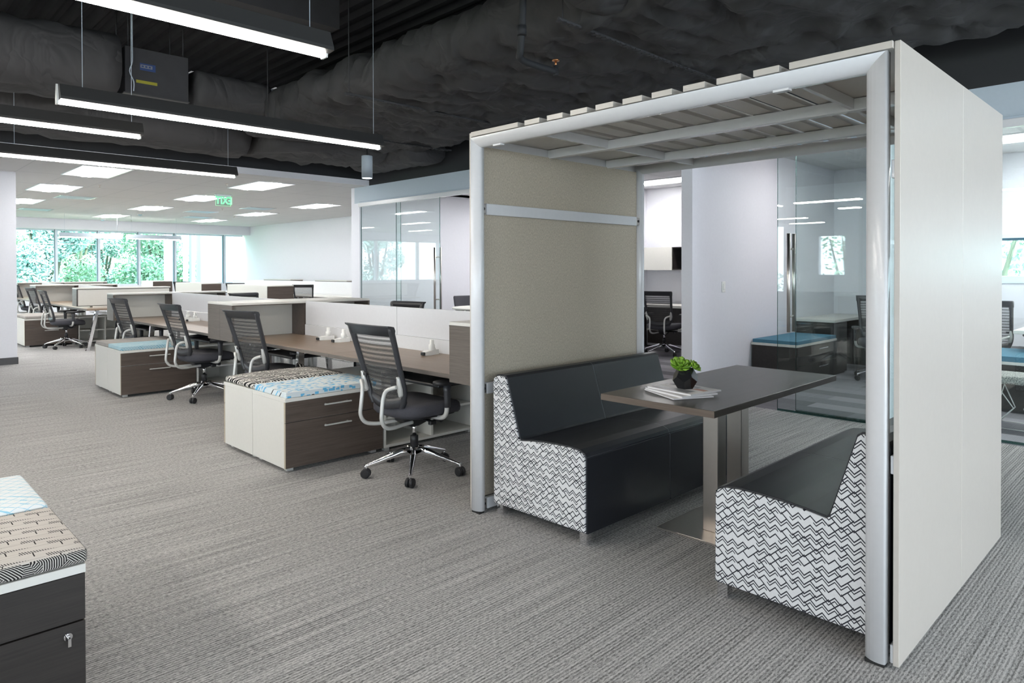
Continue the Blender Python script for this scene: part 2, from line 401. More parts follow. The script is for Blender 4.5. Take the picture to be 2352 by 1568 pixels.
# suspended white ceiling beyond Y=9.9, with its edge
struct('ceiling', B(-10, XR+.1, 9.92, 22.6, ZC, ZC+.05), 'ceiling_tile')
struct('ceiling_fascia', B(-10, XW, 9.90, 9.92, ZC-.002, ZC+.09), 'wall_paint')
struct('wall_upper_far', B(-10, XW, 9.98, 10.08, ZC+.052, ZD+.1), 'wall_black')
struct('ceiling_office', B(XW+.10, XF, -3, 10.34, ZC, ZC+.05), 'ceiling_tile')
# front wall of the offices: head, dark wall above, posts
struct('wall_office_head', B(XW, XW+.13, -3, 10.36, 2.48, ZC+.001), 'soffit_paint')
struct('wall_upper_right', B(XW+.001, XW+.13, -6, 10.36, ZC+.001, ZD+.1), 'wall_black')
m = MB(); m.box(XW, XW+.13, 10.20, 10.36, 0, 2.48); struct('wall_office_end', m, 'wall_paint')
m = MB(); m.box(XW, XF, YP, YP+.13, 0, ZC); struct('wall_partition', m, 'wall_paint')
struct('wall_partition_near', B(XW, XF, 1.90, 2.0, 0, ZC), 'wall_paint')
struct('wall_partition_mid', B(XW+.005, XF, 7.0, 7.1, 0, ZC), 'wall_paint')
struct('wall_far_side', B(XW, XR+.2, 10.36, 10.46, 0, ZC), 'wall_paint')
struct('wall_partition_left', B(XW+.13, XF, 10.26, 10.358, 0, ZC), 'wall_paint')
# offices' outer wall with a window in the near office
m = MB(); m.box(XF, XF+.2, 2.0, 10.36, 0, ZC); m.box(XF, XF+.2, -3, 2.0, 0, 1.2); m.box(XF, XF+.2, -3, 2.0, 1.74, ZC); m.box(XF, XF+.2, -3, -.6, 1.2, 1.74); m.box(XF, XF+.2, 1.86, 2.0, 1.2, 1.74)
struct('wall_office_outer', m, 'wall_paint')
w = B(XF-.02, XF+.1, -.6, 1.86, 1.16, 1.25, .004); w.box(XF-.02, XF+.1, -.6, 1.86, 1.715, 1.76); w.box(XF-.02, XF+.1, -.63, -.6, 1.16, 1.76); w.box(XF-.02, XF+.1, 1.82, 1.88, 1.16, 1.76)
wo = struct('window_1', w, 'window_frame'); struct('glass', B(XF+.07, XF+.08, -.6, 1.82, 1.25, 1.715), 'glass_window', wo)
struct('header_strip', B(XF+.03, XF+.06, -.6, 1.82, 1.685, 1.715), 'door_teal', wo)
struct('wall_office_back', B(XW, XF+.2, -3.1, -3, 0, ZC), 'wall_paint')
# aluminium head track of the glass fronts
struct('trim_1', B(XW-.03, XW+.02, -3, 10.20, 2.415, 2.478, .003), 'white_metal')
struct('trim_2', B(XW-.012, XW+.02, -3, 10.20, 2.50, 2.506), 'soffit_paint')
# far bay: window wall
struct('wall_right', B(XR, XR+.2, 10.46, YWIN+.2, 0, ZC), 'wall_paint')
m = B(-10, XR, YWIN, YWIN+.2, 0, .9); m.box(-10, XR, YWIN-.35, YWIN+.2, 2.475, ZC)
struct('wall_back', m, 'wall_paint')
mull = [XR-.05, 8.95, 7.44, 6.42, 5.36, 4.32, 3.28, 2.24, 1.2, .16, -.88, -1.92, -2.96, -4, -5.04, -6.08, -7.12, -8.16, -9.2, -9.97]
for i in range(len(mull)-1):
    b_, a_ = mull[i], mull[i+1]
    f = MB(); f.box(a_-.035, a_+.03, YWIN, YWIN+.14, .9, 2.475); f.box(a_+.03, b_-.035, YWIN+.03, YWIN+.10, .9, .94); f.box(a_+.03, b_-.035, YWIN+.03, YWIN+.10, 2.44, 2.475)
    wo = struct('window_%d' % (i+2), f, 'window_frame')
    struct('dark_gasket', B(a_-.047, a_-.035, YWIN-.002, YWIN+.12, .9, 2.475), 'dark_frame', wo)
    struct('glass', B(a_+.03, b_-.035, YWIN+.06, YWIN+.068, .94, 2.44), 'glass_window', wo)
# left return wall / column
struct('wall_left_column', B(-.6, 1.825, 12.0, 12.6, 0, ZC), 'wall_paint')
struct('baseboard_left', B(-.61, 1.835, 11.985, 11.999, 0, .10), 'baseboard_grey')
m = B(-10.2, -10, -6, 22.6, 0, .4); m.box(-10.2, -10, -6, 22.6, 2.9, ZD+.1)
for y in (-6, -3, 0, 3, 9.8): m.box(-10.2, -10, y, y+.25, .4, 2.9)
m.box(-10.2, -10, 12.2, 22.6, .4, 2.9)
m.box(-10.2, -10, 3.2, 9.8, .4, 1.15); m.box(-10.2, -10, 3.2, 9.8, 2.4, 2.9); m.box(-10.2, -10, 3.2, 8.1, 1.15, 2.4); m.box(-10.2, -10, 8.9, 9.8, 1.15, 2.4)
struct('wall_left', m, 'wall_paint')
m = B(-10, 1, -6.2, -6, 0, 1.0); m.box(-10, 1, -6.2, -6, 2.4, ZD+.1); m.box(1, XW, -6.2, -6, 0, .4); m.box(1, XW, -6.2, -6, 3.3, ZD+.1); m.box(XW, XW+.3, -6.2, -3.05, 0, ZD+.1)
for x in (-9.9, -9, -6.5, -4, -1.5, 1, 3.5, 6.1): m.box(x, x+.25, -6.2, -6, .5, 3.0)
struct('wall_front', m, 'wall_paint')
# baseboards in offices
struct('baseboard_office', B(XW+.2, XF, YP-.012, YP-.001, 0, .06), 'white_metal')
# light switch
t = thing('light_switch', 'white rocker light switch on the white wall beside the glass door', 'light switch', (7.02, YP, 1.145))
build('cover_plate', B(-.038, .038, -.008, -.0005, -.06, .06, .003), 'white_plastic', t); build('rocker', B(-.016, .016, -.013, -.008, -.034, .034, .002), 'white_plastic', t)

# ---------------------------------------------------------------- sliding glass doors and fixed glass
def glass_panel(name, label, cat, y0, y1, x, group=None, edge=True):
    t = thing(name, label, cat, (x, (y0+y1)/2, 0)); h = (y1-y0)/2
    build('pane', B(-.005, .005, -h, h, .02, 2.42), 'glass_green', t)
    build('bottom_edge', B(-.006, .006, -h, h, .003, .02), 'glass_edge', t)
    build('side_edge', B(-.0055, .0055, -h-.002, -h, .02, 2.42), 'glass_edge', t)
    build('side_edge', B(-.0055, .0055, h, h+.002, .02, 2.42), 'glass_edge', t)
    return t
def handle(t, y):
    for s in (-1, 1):
        hb = build('handle', MB().tube([(s*.055, y, .755), (s*.055, y, 1.672)], .016, 14), 'brushed_steel', t)
        for z in (.90, 1.53): build('standoff', MB().tube([(s*.006, y, z), (s*.055, y, z)], .010, 10), 'brushed_steel', hb)
d = glass_panel('sliding_glass_door', 'sliding glass door with tall steel pull bar behind the long desks', 'glass door', 7.98, 9.09, XW-.02); handle(d, -.50)
glass_panel('fixed_glass_panel', 'fixed clear glass panel left of the sliding door behind the desks', 'glass panel', 9.04, 10.19, XW+.03)
d = glass_panel('sliding_glass_door', 'sliding glass door with double steel pull bars seen through the booth', 'glass door', 1.75, 2.868, XW-.02); handle(d, .43)
glass_panel('fixed_glass_panel', 'fixed clear glass panel of the office with the blue cushioned cabinet', 'glass panel', 1.45, 2.715, XW+.03)
glass_panel('fixed_glass_panel', 'fixed glass panel at the right edge in front of the wire stool', 'glass panel', -1.6, 1.44, XW+.03)
MT_ = MT

# ================================================================ MEETING BOOTH
pod = thing('meeting_booth', 'white framed open meeting booth with slatted roof and grey felt wall', 'booth', (3.32, 1.81, 0))
def pb(name, mb, mat, parent=None, smooth=False):
    if parent is None: mb.xf(Matrix.Translation((-3.32, -1.81, 0)))
    else: mb.xf(Matrix.Translation((-3.32, -1.81, 0)))
    return build(name, mb, mat, parent or pod)
YL0, YL1, YR1, YR0, ZI, ZO = 2.799, 2.868, .826, .757, 2.012, 2.073
# rounded profile: t runs 0 (inner) .. 1 (outer), x depth
prof = [(0, .012), (0, -.008), (.03, -.013), (.14, -.020), (.32, -.027), (.52, -.031), (.72, -.032), (.90, -.030), (.97, -.028), (1, -.023), (1, .012)]
def frame(x, sgn):
    def seg(sel):
        m = MB()
        def ring(y, z): return None
        secs = []
        if sel == 'L': st = [('y', YL0, YL1, .012, .012), ('y', YL0, YL1, ZI, ZO)]
        if sel == 'R': st = [('y', YR1, YR0, .012, .012), ('y', YR1, YR0, ZI, ZO)]
        if sel == 'T':
            a = [(x+sgn*dx, YL0+(YL1-YL0)*t_, ZI+(ZO-ZI)*t_) for t_, dx in prof]
            b = [(x+sgn*dx, YR1+(YR0-YR1)*t_, ZI+(ZO-ZI)*t_) for t_, dx in prof]
            m.loft([a, b], smooth=True)
            return m
        for _, i0, i1, za, zb in st: secs.append([(x+sgn*dx, i0+(i1-i0)*t_, za+(zb-za)*t_) for t_, dx in prof])
        m.loft(secs, smooth=True); return m
    return seg
for x, s in ((2.525, 1), (4.05, -1)):
    sg = frame(x, s)
    for k, nm in (('L', 'post'), ('R', 'post'), ('T', 'beam')):
        o = pb(nm, sg(k), 'white_metal')
    for yy in ((YL0+YL1)/2, (YR0+YR1)/2):
        pb('foot', B(min(x-s*.026, x+s*.008), max(x-s*.026, x+s*.008), yy-.031, yy+.031, 0, .012), 'rubber')
# outer panels (two sheets each, with a seam)
for y0, y1 in ((.721, .740), (2.884, 2.902)):
    pb('side_panel', B(2.52, 3.343, y0, y1, .008, 2.104, .0015), 'panel_white'); pb('side_panel', B(3.347, 4.12, y0, y1, .008, 2.104, .0015), 'panel_white')
    pb('panel_gasket', B(3.343, 3.347, y0+.002, y1-.002, .01, 2.1), 'white_plastic')
pb('felt_wall', B(2.53, 4.045, 2.848, 2.862, .075, 2.03), 'felt')
for z in (.010, .651, 1.649):
    r_ = pb('rail', B(2.575, 4.00, 2.818, 2.842, z, z+.062, .002), 'white_metal')
    for xx in (2.535, 4.003):
        pb('clamp', B(xx, xx+.036, 2.822, 2.840, z+.006, z+.056, .002), 'brushed_steel', r_); pb('clamp_screw', MB().tube([(xx+.018, 2.818, z+.032), (xx+.018, 2.824, z+.032)], .009, 10), 'black_plastic', r_)
    pb('rail', B(2.53, 4.00, .7405, .752, z, z+.062, .002), 'white_metal')
pl = [(2.505, 2.872), (2.353, 2.457), (2.199, 2.301), (2.046, 2.149), (1.894, 1.996), (1.739, 1.843), (1.588, 1.689), (1.435, 1.535), (1.279, 1.383), (1.128, 1.229), (.742, 1.090)]
for a, b in pl: pb('roof_slat', B(2.505, 4.12, a, b, 2.079, 2.104, .001), 'panel_white')
for xx in (3.12, 3.70): pb('roof_beam', B(xx, xx+.045, .75, 2.86, 2.025, 2.076, .002), 'white_metal')
for yy in (2.395, 1.075): pb('roof_rail', B(2.53, 4.05, yy, yy+.02, 2.030, 2.0785, .002), 'white_metal')
pb('roof_edge', B(2.53, 4.05, 2.862, 2.884, 2.03, 2.078), 'white_metal')
for yy in (2.66, 1.12): pb('beam_clip', B(2.502, 2.53, yy-.03, yy+.03, 2.004, 2.0125), 'white_metal')

# ---------------------------------------------------------------- sofas
SP = [(2.763, .055), (2.766, .72), (2.760, .750), (2.742, .766), (2.715, .771), (2.672, .770), (2.655, .758), (2.648, .735), (2.560, .452), (2.551, .443), (2.47, .455), (2.39, .463), (2.30, .468), (2.21, .470), (2.15, .464), (2.118, .450), (2.106, .425), (2.104, .06)]
def shrink(pts, d):
    out = []; n = len(pts)
    for i in range(n):
        a, b, c = Vector(pts[i-1]), Vector(pts[i]), Vector(pts[(i+1) % n])
        n1 = Vector((-(b-a).y, (b-a).x)).normalized(); n2 = Vector((-(c-b).y, (c-b).x)).normalized()
        nn = (n1+n2); nn = nn/max(.3, nn.length_squared)*2 if nn.length > 0 else n1
        out.append((b.x+nn.x*d, b.y+nn.y*d))
    return out
ar = sum(SP[i-1][0]*SP[i][1]-SP[i][0]*SP[i-1][1] for i in range(len(SP)))
SI = shrink(SP, .007 if ar > 0 else -.007)
def sofa(label):
    t = thing('booth_sofa', label, 'sofa', (3.29, 2.43, 0))
    def sb(name, mb, mat, par=None): mb.xf(Matrix.Translation((-3.29, -2.43, 0))); return build(name, mb, mat, par or t)
    for a, b in ((2.575, 3.303), (3.307, 4.015)):
        sb('upholstered_body', MB().poly(SP, 'x', a, b, bv=.004, seg=2), 'leather_black')
    for a, b in ((2.566, 2.577), (4.013, 4.024)): sb('side_panel', MB().poly(SI, 'x', a, b, bv=.002), 'zigzag_fabric')
    ring = [Vector((3.305, y, z)) for y, z in SP[1:]]
    sb('centre_seam', MB().tube([(3.305, y, z) for y, z in SI[1:]], .0075, 6), 'leather_grey')
    sb('front_seam', MB().tube([(2.58, 2.1085, .432), (4.01, 2.1085, .432)], .0028, 6), 'leather_black')
    for x in (2.578, 3.965):
        for y in (2.112, 2.70): sb('foot', B(x, x+.045, y, y+.045, 0, .062, .002), 'chrome')
    return t
s1 = sofa('black leather booth sofa with zigzag side standing against the felt wall')
s2 = dup(s1, (3.29, 3.526-2.43, 0), PI, 'black leather booth sofa with zigzag side beside the white outer panel')
# ---------------------------------------------------------------- booth table
t = thing('booth_table', 'dark laminate table on two steel columns between the booth sofas', 'table', (3.345, 1.78, 0), math.radians(.4))
build('table_top', B(-.693, .693, -.302, .302, .708, .739, .0015), 'wood_table', t)
build('edge_band', B(-.6955, -.693, -.302, .302, .7085, .7385), 'wood_table_edge', t)
build('top_frame', B(-.40, .40, -.03, .03, .690, .708), 'black_plastic', t)
for x in (-.195, .055): build('column', B(x, x+.085, -.05, .035, .010, .690, .003), 'brushed_steel', t)
build('base_plate', B(-.325, .33, -.235, .225, 0, .010, .0015), 'brushed_steel', t)
# magazines and the potted succulent
def magazine(label, cx, cy, z, rz, th, cover):
    t = thing('magazine', label, 'magazine', (cx, cy, z), rz, 'magazines under the potted plant')
    build('pages', B(-.137, .137, -.105, .105, .0008, th-.001), 'paper_white', t)
    build('cover', B(-.139, .139, -.107, .107, th-.001, th), cover, t)
    build('spine', B(-.139, .139, -.1085, -.107, .0005, th), cover, t)
    return t
zt = .7395
m1 = magazine('thin white magazine, lowest of the stack on the booth table', 2.90, 1.805, zt, math.radians(63), .007, 'paper_white')
m2 = magazine('white magazine in the middle of the stack on the booth table', 2.915, 1.80, zt+.007, math.radians(72), .010, 'paper_white')
m3 = magazine('magazine with grey and orange cover directly under the potted plant', 2.935, 1.795, zt+.017, math.radians(80), .008, 'paper_white')
for (a, b, c_, d_, mt) in ((-.10, .125, .03, .09, 'ink_grey'), (-.12, -.05, -.04, -.005, 'ink_orange'), (-.04, .04, -.085, -.05, 'ink_grey'), (.07, .12, -.09, -.03, 'ink_black')):
    build('cover_print', B(a, b, c_, d_, .008, .0083), mt, m3)
build('cover_print', B(-.12, .12, -.1095, -.1085, .002, .006), 'ink_black', m3); build('cover_print', B(-.1, .1, -.1092, -.1085, .003, .006), 'ink_lilac', m1)
def dodeca(r):
    ph = (1+5**.5)/2; vs = []
    for a in (-1, 1):
        for b in (-1, 1):
            for c in (-1, 1): vs.append((a, b, c))
            vs += [(0, a/ph, b*ph), (a/ph, b*ph, 0), (a*ph, 0, b/ph)]
    return [Vector(v).normalized()*r for v in vs]
t = thing('potted_succulent', 'green succulent in a black faceted pot standing on the magazines', 'potted plant', (2.935, 1.785, zt+.0255))
m = MB()
rot = Matrix.Rotation(math.atan((1+5**.5)/2-1)+.0, 3, 'X')
dv = [Matrix.Rotation(math.radians(31.717), 3, 'Y') @ v for v in dodeca(.062)]
for v in dv: m.bm.verts.new(v)
r_ = bmesh.ops.convex_hull(m.bm, input=m.bm.verts)
bmesh.ops.dissolve_limit(m.bm, angle_limit=.02, verts=m.bm.verts, edges=m.bm.edges)
zmin = min(v.co.z for v in m.bm.verts)
m.xf(Matrix.Rotation(math.radians(62), 4, 'Z') @ Matrix.Translation((0, 0, -zmin)))
potm = m
zmx = max(v.co.z for v in potm.bm.verts)
build('pot', potm, 'pot_black', t, recalc=True)
def rosette(cx, cy, cz, R_, tilt, az):
    m = MB()
    for ring, (nl, el, ln, wd) in enumerate(((9, .12, 1., .30), (8, .45, .9, .28), (7, .8, .72, .25), (5, 1.15, .5, .2))):
        for k in range(nl):
            a = 2*PI*(k+.5*(ring % 2))/nl+random.uniform(-.08, .08); L = R_*ln; w_ = R_*wd
            secs = []
            for s_ in (0., .35, .7, .9, 1.):
                ww = w_*(.35+1.1*s_-.75*s_**3) if s_ < 1 else w_*.06
                rr = L*s_; e = el+.35*s_
                c = Vector((rr*math.cos(e), 0, rr*math.sin(e)))
                th = w_*.22*(1-s_*.8)
                secs.append([c+Vector((0, -ww, .0)), c+Vector((th*.3, 0, -th)), c+Vector((0, ww, 0)), c+Vector((-th*.3, 0, th))])
            rm = Matrix.Rotation(a, 3, 'Z')
            m.loft([[rm @ p for p in q] for q in secs])
    m.xf(Matrix.Translation((cx, cy, cz)) @ Matrix.Rotation(az, 4, 'Z') @ Matrix.Rotation(tilt, 4, 'Y'))
    return m
build('leaf_rosette', rosette(-.022, .016, zmx+.004, .058, .62, -2.35), 'succulent', t)
build('leaf_rosette', rosette(.022, -.030, zmx+.002, .042, .8, -1.2), 'succulent', t)
build('leaf_rosette', rosette(.018, .010, zmx+.002, .040, .5, 0.), 'succulent', t)

# ================================================================ TASK CHAIR (faces local +X)
def smooth_pts(pts, n=4):
    P_ = [Vector(p) for p in pts]; out = []
    for i in range(len(P_)-1):
        p0, p1, p2, p3 = P_[max(i-1, 0)], P_[i], P_[i+1], P_[min(i+2, len(P_)-1)]
        for k in range(n):
            t_ = k/n; out.append(.5*((2*p1)+(-p0+p2)*t_+(2*p0-5*p1+4*p2-p3)*t_*t_+(-p0+3*p1-3*p2+p3)*t_**3))
    return out+[P_[-1]]
BK = [(-.205, .475, .165), (-.212, .53, .195), (-.222, .60, .212), (-.245, .68, .216), (-.275, .78, .222), (-.308, .89, .230), (-.338, .985, .238)]  # x, z, half width
def back_at(z):
    for i in range(len(BK)-1):
        if z <= BK[i+1][1] or i == len(BK)-2:
            k = (z-BK[i][1])/(BK[i+1][1]-BK[i][1]); return BK[i][0]+(BK[i+1][0]-BK[i][0])*k, BK[i][2]+(BK[i+1][2]-BK[i][2])*k
def make_chair(name='task_chair', frame='silver_paint', base='chrome'):
    t = thing(name, 'black mesh back task chair', 'office chair')
    # five-star base
    for k in range(5):
        a = math.radians(84+72*k); ca, sa = math.cos(a), math.sin(a)
        secs = []
        for r_, z, w_, h_ in ((.028, .150, .024, .050), (.09, .145, .021, .046), (.18, .118, .017, .032), (.27, .092, .0125, .022), (.318, .078, .011, .018), (.33, .070, .010, .016)):
            q = []
            for u, v in ((-1, -.7), (-.6, -1), (.6, -1), (1, -.7), (.75, .6), (.3, 1), (-.3, 1), (-.75, .6)):
                q.append((r_*ca-u*w_*sa, r_*sa+u*w_*ca, z+v*h_*.5))
            secs.append(q)
        lg = build('leg', MB().loft(secs), base, t)
        build('caster_stem', MB().tube([(.320*ca, .320*sa, .082), (.320*ca, .320*sa, .046)], .0095, 8), base, lg)
        b_ = a+1.1; cb, sb_ = math.cos(b_), math.sin(b_)
        m = MB()
        for s_ in (-1, 1):
            c0 = Vector((.320*ca, .320*sa, .0300)); ax = Vector((cb, sb_, 0))
            m.tube([c0+ax*s_*.004, c0+ax*s_*.008, c0+ax*s_*.022, c0+ax*s_*.026], [.026, .0298, .0298, .024], 16)
        m.tube([(.320*ca, .320*sa, .034), (.320*ca, .320*sa, .055)], .011, 8)
        build('caster', m, 'black_plastic', lg)
    build('hub', MB().lathe([(.030, .112), (.034, .12), (.034, .172), (.028, .178)], 18), base, t)
    build('gas_cylinder', MB().lathe([(.027, .172), (.027, .245), (.024, .248)], 16), 'black_plastic', t)
    build('gas_piston', MB().lathe([(.014, .246), (.014, .335)], 12), 'chrome', t)
    # tilt mechanism
    m = MB(); m.poly([(-.13, .405), (.14, .405), (.15, .385), (.10, .345), (.0, .318), (-.06, .318), (-.12, .36)], 'y', -.055, .055, bv=.008)
    mech = build('tilt_mechanism', m, 'black_plastic', t)
    build('adjustment_knob', MB().tube([(.07, -.055, .365), (.08, -.15, .365), (.08, -.152, .365), (.08, -.185, .365)], [.008, .008, .017, .017], 12), 'black_plastic', mech)
    build('adjustment_lever', MB().box(.02, .05, -.13, -.05, .352, .360, .002).box(.01, .06, -.16, -.13, .335, .362, .004), 'black_plastic', mech)
    # seat: pan and cushion with a waterfall front
    def outline(s, dx=0., dz=0.):
        pts = []
        for k in range(32):
            a = 2*PI*k/32; c, sn = math.cos(a), math.sin(a)
            e = 2/3.6
            pts.append((.245*s*math.copysign(abs(c)**e, c)+.02+dx, .250*s*math.copysign(abs(sn)**e, sn)*(1-.05*(c < 0)*abs(c))))
        return pts
    def zdrop(x): return -.030*max(0, (x-.12)/.15)**2
    secs = []
    for s_, z in ((.86, .405), (.95, .408), (1., .425), (1.01, .450), (.985, .474), (.93, .486), (.80, .490), (.5, .487), (.15, .484)):
        secs.append([(x, y, z+zdrop(x)+.006*abs(y/.25)**2) for x, y in outline(s_)])
    build('seat', MB().loft(secs), 'seat_fabric', t)
    build('seat_pan', MB().loft([[(x, y, z+zdrop(x)) for x, y in outline(s_)] for s_, z in ((.72, .392), (.86, .398), (.88, .406))]), 'black_plastic', t)
    # backrest frame: two curved stiles, top rail with a lip, bottom rail
    def stile(s_):
        secs = []
        for x, z, w_ in smooth_pts(BK, 4):
            wi = .040 if z > .9 else .034
            f = .022
            q = [(x-f*.3, s_*(w_), z), (x-f, s_*(w_-.006), z), (x-f*1.05, s_*(w_-wi*.6), z), (x-f*.4, s_*(w_-wi), z), (x+f*.3, s_*(w_-wi), z), (x+f*.5, s_*(w_-wi*.5), z), (x+f*.35, s_*w_*.995, z)]
            secs.append(q)
        return MB().loft(secs)
    bf = build('backrest_frame', stile(1), 'charcoal_plastic', t)
    build('backrest_frame', stile(-1), 'charcoal_plastic', t)
    secs = []
    for k in range(13):
        y = -.238+.476*k/12; cx = .012*(1-(y/.238)**2)
        x0, z0 = -.337+0*cx-.016*(1-(y/.238)**2), .985
        secs.append([(x0+.012, y, z0-.048), (x0+.016, y, z0-.01), (x0+.006, y, z0+.012), (x0-.020, y, z0+.018), (x0-.040, y, z0+.020), (x0-.038, y, z0+.010), (x0-.018, y, z0-.002), (x0-.002, y, z0-.05)])
    build('top_rail', MB().loft(secs), 'charcoal_plastic', t)
    secs = []
    for k in range(13):
        u = -1+2*k/12; y = .178*u; cx = -.030*(1-u*u)
        zz = .478+.035*u*u
        secs.append([(-.197+cx, y, zz+.045), (-.190+cx, y, zz), (-.198+cx, y, zz-.018), (-.212+cx, y, zz-.018), (-.220+cx, y, zz+.01), (-.214+cx, y, zz+.048)])
    build('bottom_rail', MB().loft(secs), 'charcoal_plastic', t)
    # mesh
    m = MB(); rows = smooth_pts([(BK[0][0]-.005, .500, .150)]+BK[1:-1]+[(-.330, .945, .232)], 3); NN = 9
    grid = []
    for x, z, w_ in rows:
        w2 = w_-.028
        grid.append([m.bm.verts.new((x-.024*(1-(u/4)**2)*1.0, w2*u/4, z)) for u in [-4+k for k in range(NN)]])
    for i in range(len(grid)-1):
        for k in range(NN-1):
            f = m.bm.faces.new((grid[i][k], grid[i][k+1], grid[i+1][k+1], grid[i+1][k])); f.smooth = True
    build('mesh_back', m, 'mesh_fabric', t)
    # lumbar clips
    for s_ in (-1, 1):
        x, w_ = back_at(.665)
        build('lumbar_clip', B(x-.034, x-.018, s_*(w_-.045)-.016, s_*(w_-.045)+.016, .655, .675, .004), 'black_plastic', t)
        # silver support tube: from the mechanism back, up and out to the stile
        pts = smooth_pts([(-.06, s_*.060, .352), (-.14, s_*.068, .350), (-.235, s_*.092, .348), (-.305, s_*.110, .365), (-.338, s_*.116, .415), (-.335, s_*.115, .48), (-.326, s_*.116, .55), (-.315, s_*.128, .592), (-.300, s_*.160, .612), (-.283, s_*.192, .622)], 4)
        st = build('support_tube', MB().tube(pts, .0125, 12), frame, t)
        m = MB()
        secs = []
        for z, wz, dx in ((.555, .010, 0), (.57, .019, -.002), (.61, .022, -.006), (.64, .018, -.004), (.675, .011, 0), (.685, .006, 0)):
            x, w_ = back_at(z); x -= .020-dx; yb = s_*(w_-.020)
            secs.append([(x-.016, yb-wz*.7, z), (x-.020, yb, z), (x-.016, yb+wz*.7, z), (x, yb+wz, z), (x+.006, yb, z), (x, yb-wz, z)])
        m.loft(secs); build('bracket', m, frame, st)
        # armrest
        ar = build('armrest', MB().tube(smooth_pts([(.03, s_*.10, .392), (.03, s_*.21, .392), (.035, s_*.262, .402), (.04, s_*.282, .43), (.042, s_*.286, .475)], 4), .0155, 12), frame, t)
        secs = []
        for z, a_, b_ in ((.465, .021, .017), (.50, .022, .018), (.57, .026, .019), (.615, .030, .020)):
            secs.append([(.044+a_*math.cos(q), s_*.287+b_*math.sin(q), z) for q in [2*PI*k/12 for k in range(12)]])
        build('arm_post', MB().loft(secs), 'charcoal_plastic', ar)
        secs = []
        for x, w_, z0, z1 in ((-.055, .012, .620, .632), (-.045, .034, .615, .639), (.0, .046, .612, .642), (.10, .048, .612, .642), (.175, .044, .614, .642), (.215, .030, .620, .638), (.224, .010, .625, .633)):
            q = [(x, s_*.282-w_, (z0+z1)/2), (x, s_*.282-w_*.8, z0), (x, s_*.282+w_*.8, z0), (x, s_*.282+w_, (z0+z1)/2), (x, s_*.282+w_*.8, z1), (x, s_*.282, z1+.002), (x, s_*.282-w_*.8, z1)]
            secs.append(q)
        build('arm_pad', MB().loft(secs), 'black_plastic', ar)
    return t
CH = make_chair()
CH.location = (2.715, 3.69, 0); CH.rotation_euler = (0, 0, math.radians(1))
CH['label'] = 'black mesh task chair nearest the white booth post, beside the blue patterned cushion'; CH['group'] = 'task chairs at the long desks'
GR = 'task chairs at the long desks'
for (x, y, a, lb) in ((2.74, 7.42, 3, 'black mesh task chair in front of the light blue zigzag cushioned cabinet'),
                      (2.76, 5.78, 9, 'black mesh task chair behind the black and white patterned cushion'),
                      (2.78, 9.40, 6, 'black mesh task chair behind the grey and blue cushioned cabinets'),
                      (2.82, 13.93, 0, 'black mesh task chair beside the splayed chrome desk leg at far left'),
                      (3.02, 16.25, 8, 'black mesh task chair just behind the far left cushioned cabinet'),
                      (3.3, 19.6, 4, 'black mesh task chair farthest left, mostly hidden by the white column'),
                      (4.0, 5.95, 190, 'black task chair across the nearest white screens, only its top showing'),
                      (4.38, 9.78, -80, 'black task chair across the second screen, only its curved top showing'),
                      (7.82, 14.86, 52, 'black mesh task chair in front of the far white screens, back fully in view'),
                      (7.55, 17.95, 50, 'black mesh task chair half hidden behind a far white storage cabinet, nearer one'),
                      (7.4, 21.4, 50, 'black mesh task chair half hidden behind a far white storage cabinet, by the windows')):
    dup(CH, (x, y, 0), math.radians(a), lb, GR)

# ================================================================ LONG DESKS
DT = .695
def hutch(name, label, cx, cy, face, closed=False, w=1.486, d=.290, zt=1.033, grp='storage boxes bridging the long desks'):
    # face -1: opens towards -Y; +1: towards +Y. closed: shows its white framed back to the camera
    t = thing(name, label, 'desk storage', (cx, cy, 0), 0, grp); hw = w/2; zb = .672
    build('top', B(-hw, hw, -d/2, d/2, zt-.020, zt, .001), 'white_laminate' if not closed else 'white_laminate', t)
    for s in (-1, 1): build('side_panel', B(s*hw-.010-s*.010, s*hw+.010-s*.010, -d/2, d/2, zb, zt-.0205), 'wood_end', t)
    build('divider', B(-.012, .012, -d/2+.02, d/2-.002, zb, zt-.0205), 'wood_front', t)
    yb = -face*(d/2-.012)
    build('back_panel', B(-hw+.021, -.013, yb-.006, yb+.006, zb, zt-.0205), 'white_laminate', t)
    build('back_panel', B(.013, hw-.021, yb-.006, yb+.006, zb, zt-.0205), 'white_laminate', t)
    fy = face*(d/2)
    build('front_edge', B(-hw, hw, fy-.002, fy+.002, zt-.028, zt-.0205), 'wood_front', t)
    for s in (-1, 1):
        build('leg', B(s*.10-.02, s*.10+.02, -.02, .02, 0, zb, .002), 'silver_paint', t)
    build('lower_shelf', B(-hw+.021, hw-.021, -d/2+.03, d/2-.001, zb-.0, zb+.018), 'wood_top_sheen', t)
    return t
XCN = 3.344
hutch('desk_hutch', 'brown and white storage box beside the white booth post', XCN, 3.047, 1, d=.27)
hutch('desk_hutch', 'open white backed storage box behind the black and white cushion, nearer face', XCN, 6.497, -1)
hutch('desk_hutch', 'storage box backing the nearer open one, sharing its white top', XCN, 6.789, 1)
hutch('desk_hutch', 'open storage box with pale blue side behind the second pair of cushions', XCN, 10.352, -1)
t = thing('desk_hutch', 'white panelled storage box in a black frame above the splayed chrome leg', 'desk storage', (3.65, 13.70, 0), 0, 'storage boxes bridging the long desks')
build('top', B(-.755, .755, -.15, .15, 1.02, 1.04, .001), 'white_laminate', t)
for s in (-1, 1): build('side_panel', B(s*.755-.010-s*.010, s*.755+.010-s*.010, -.15, .15, .725, 1.0195), 'wood_end', t)
build('back_panel', B(-.735, .735, -.148, -.136, .735, 1.0195), 'white_laminate', t)
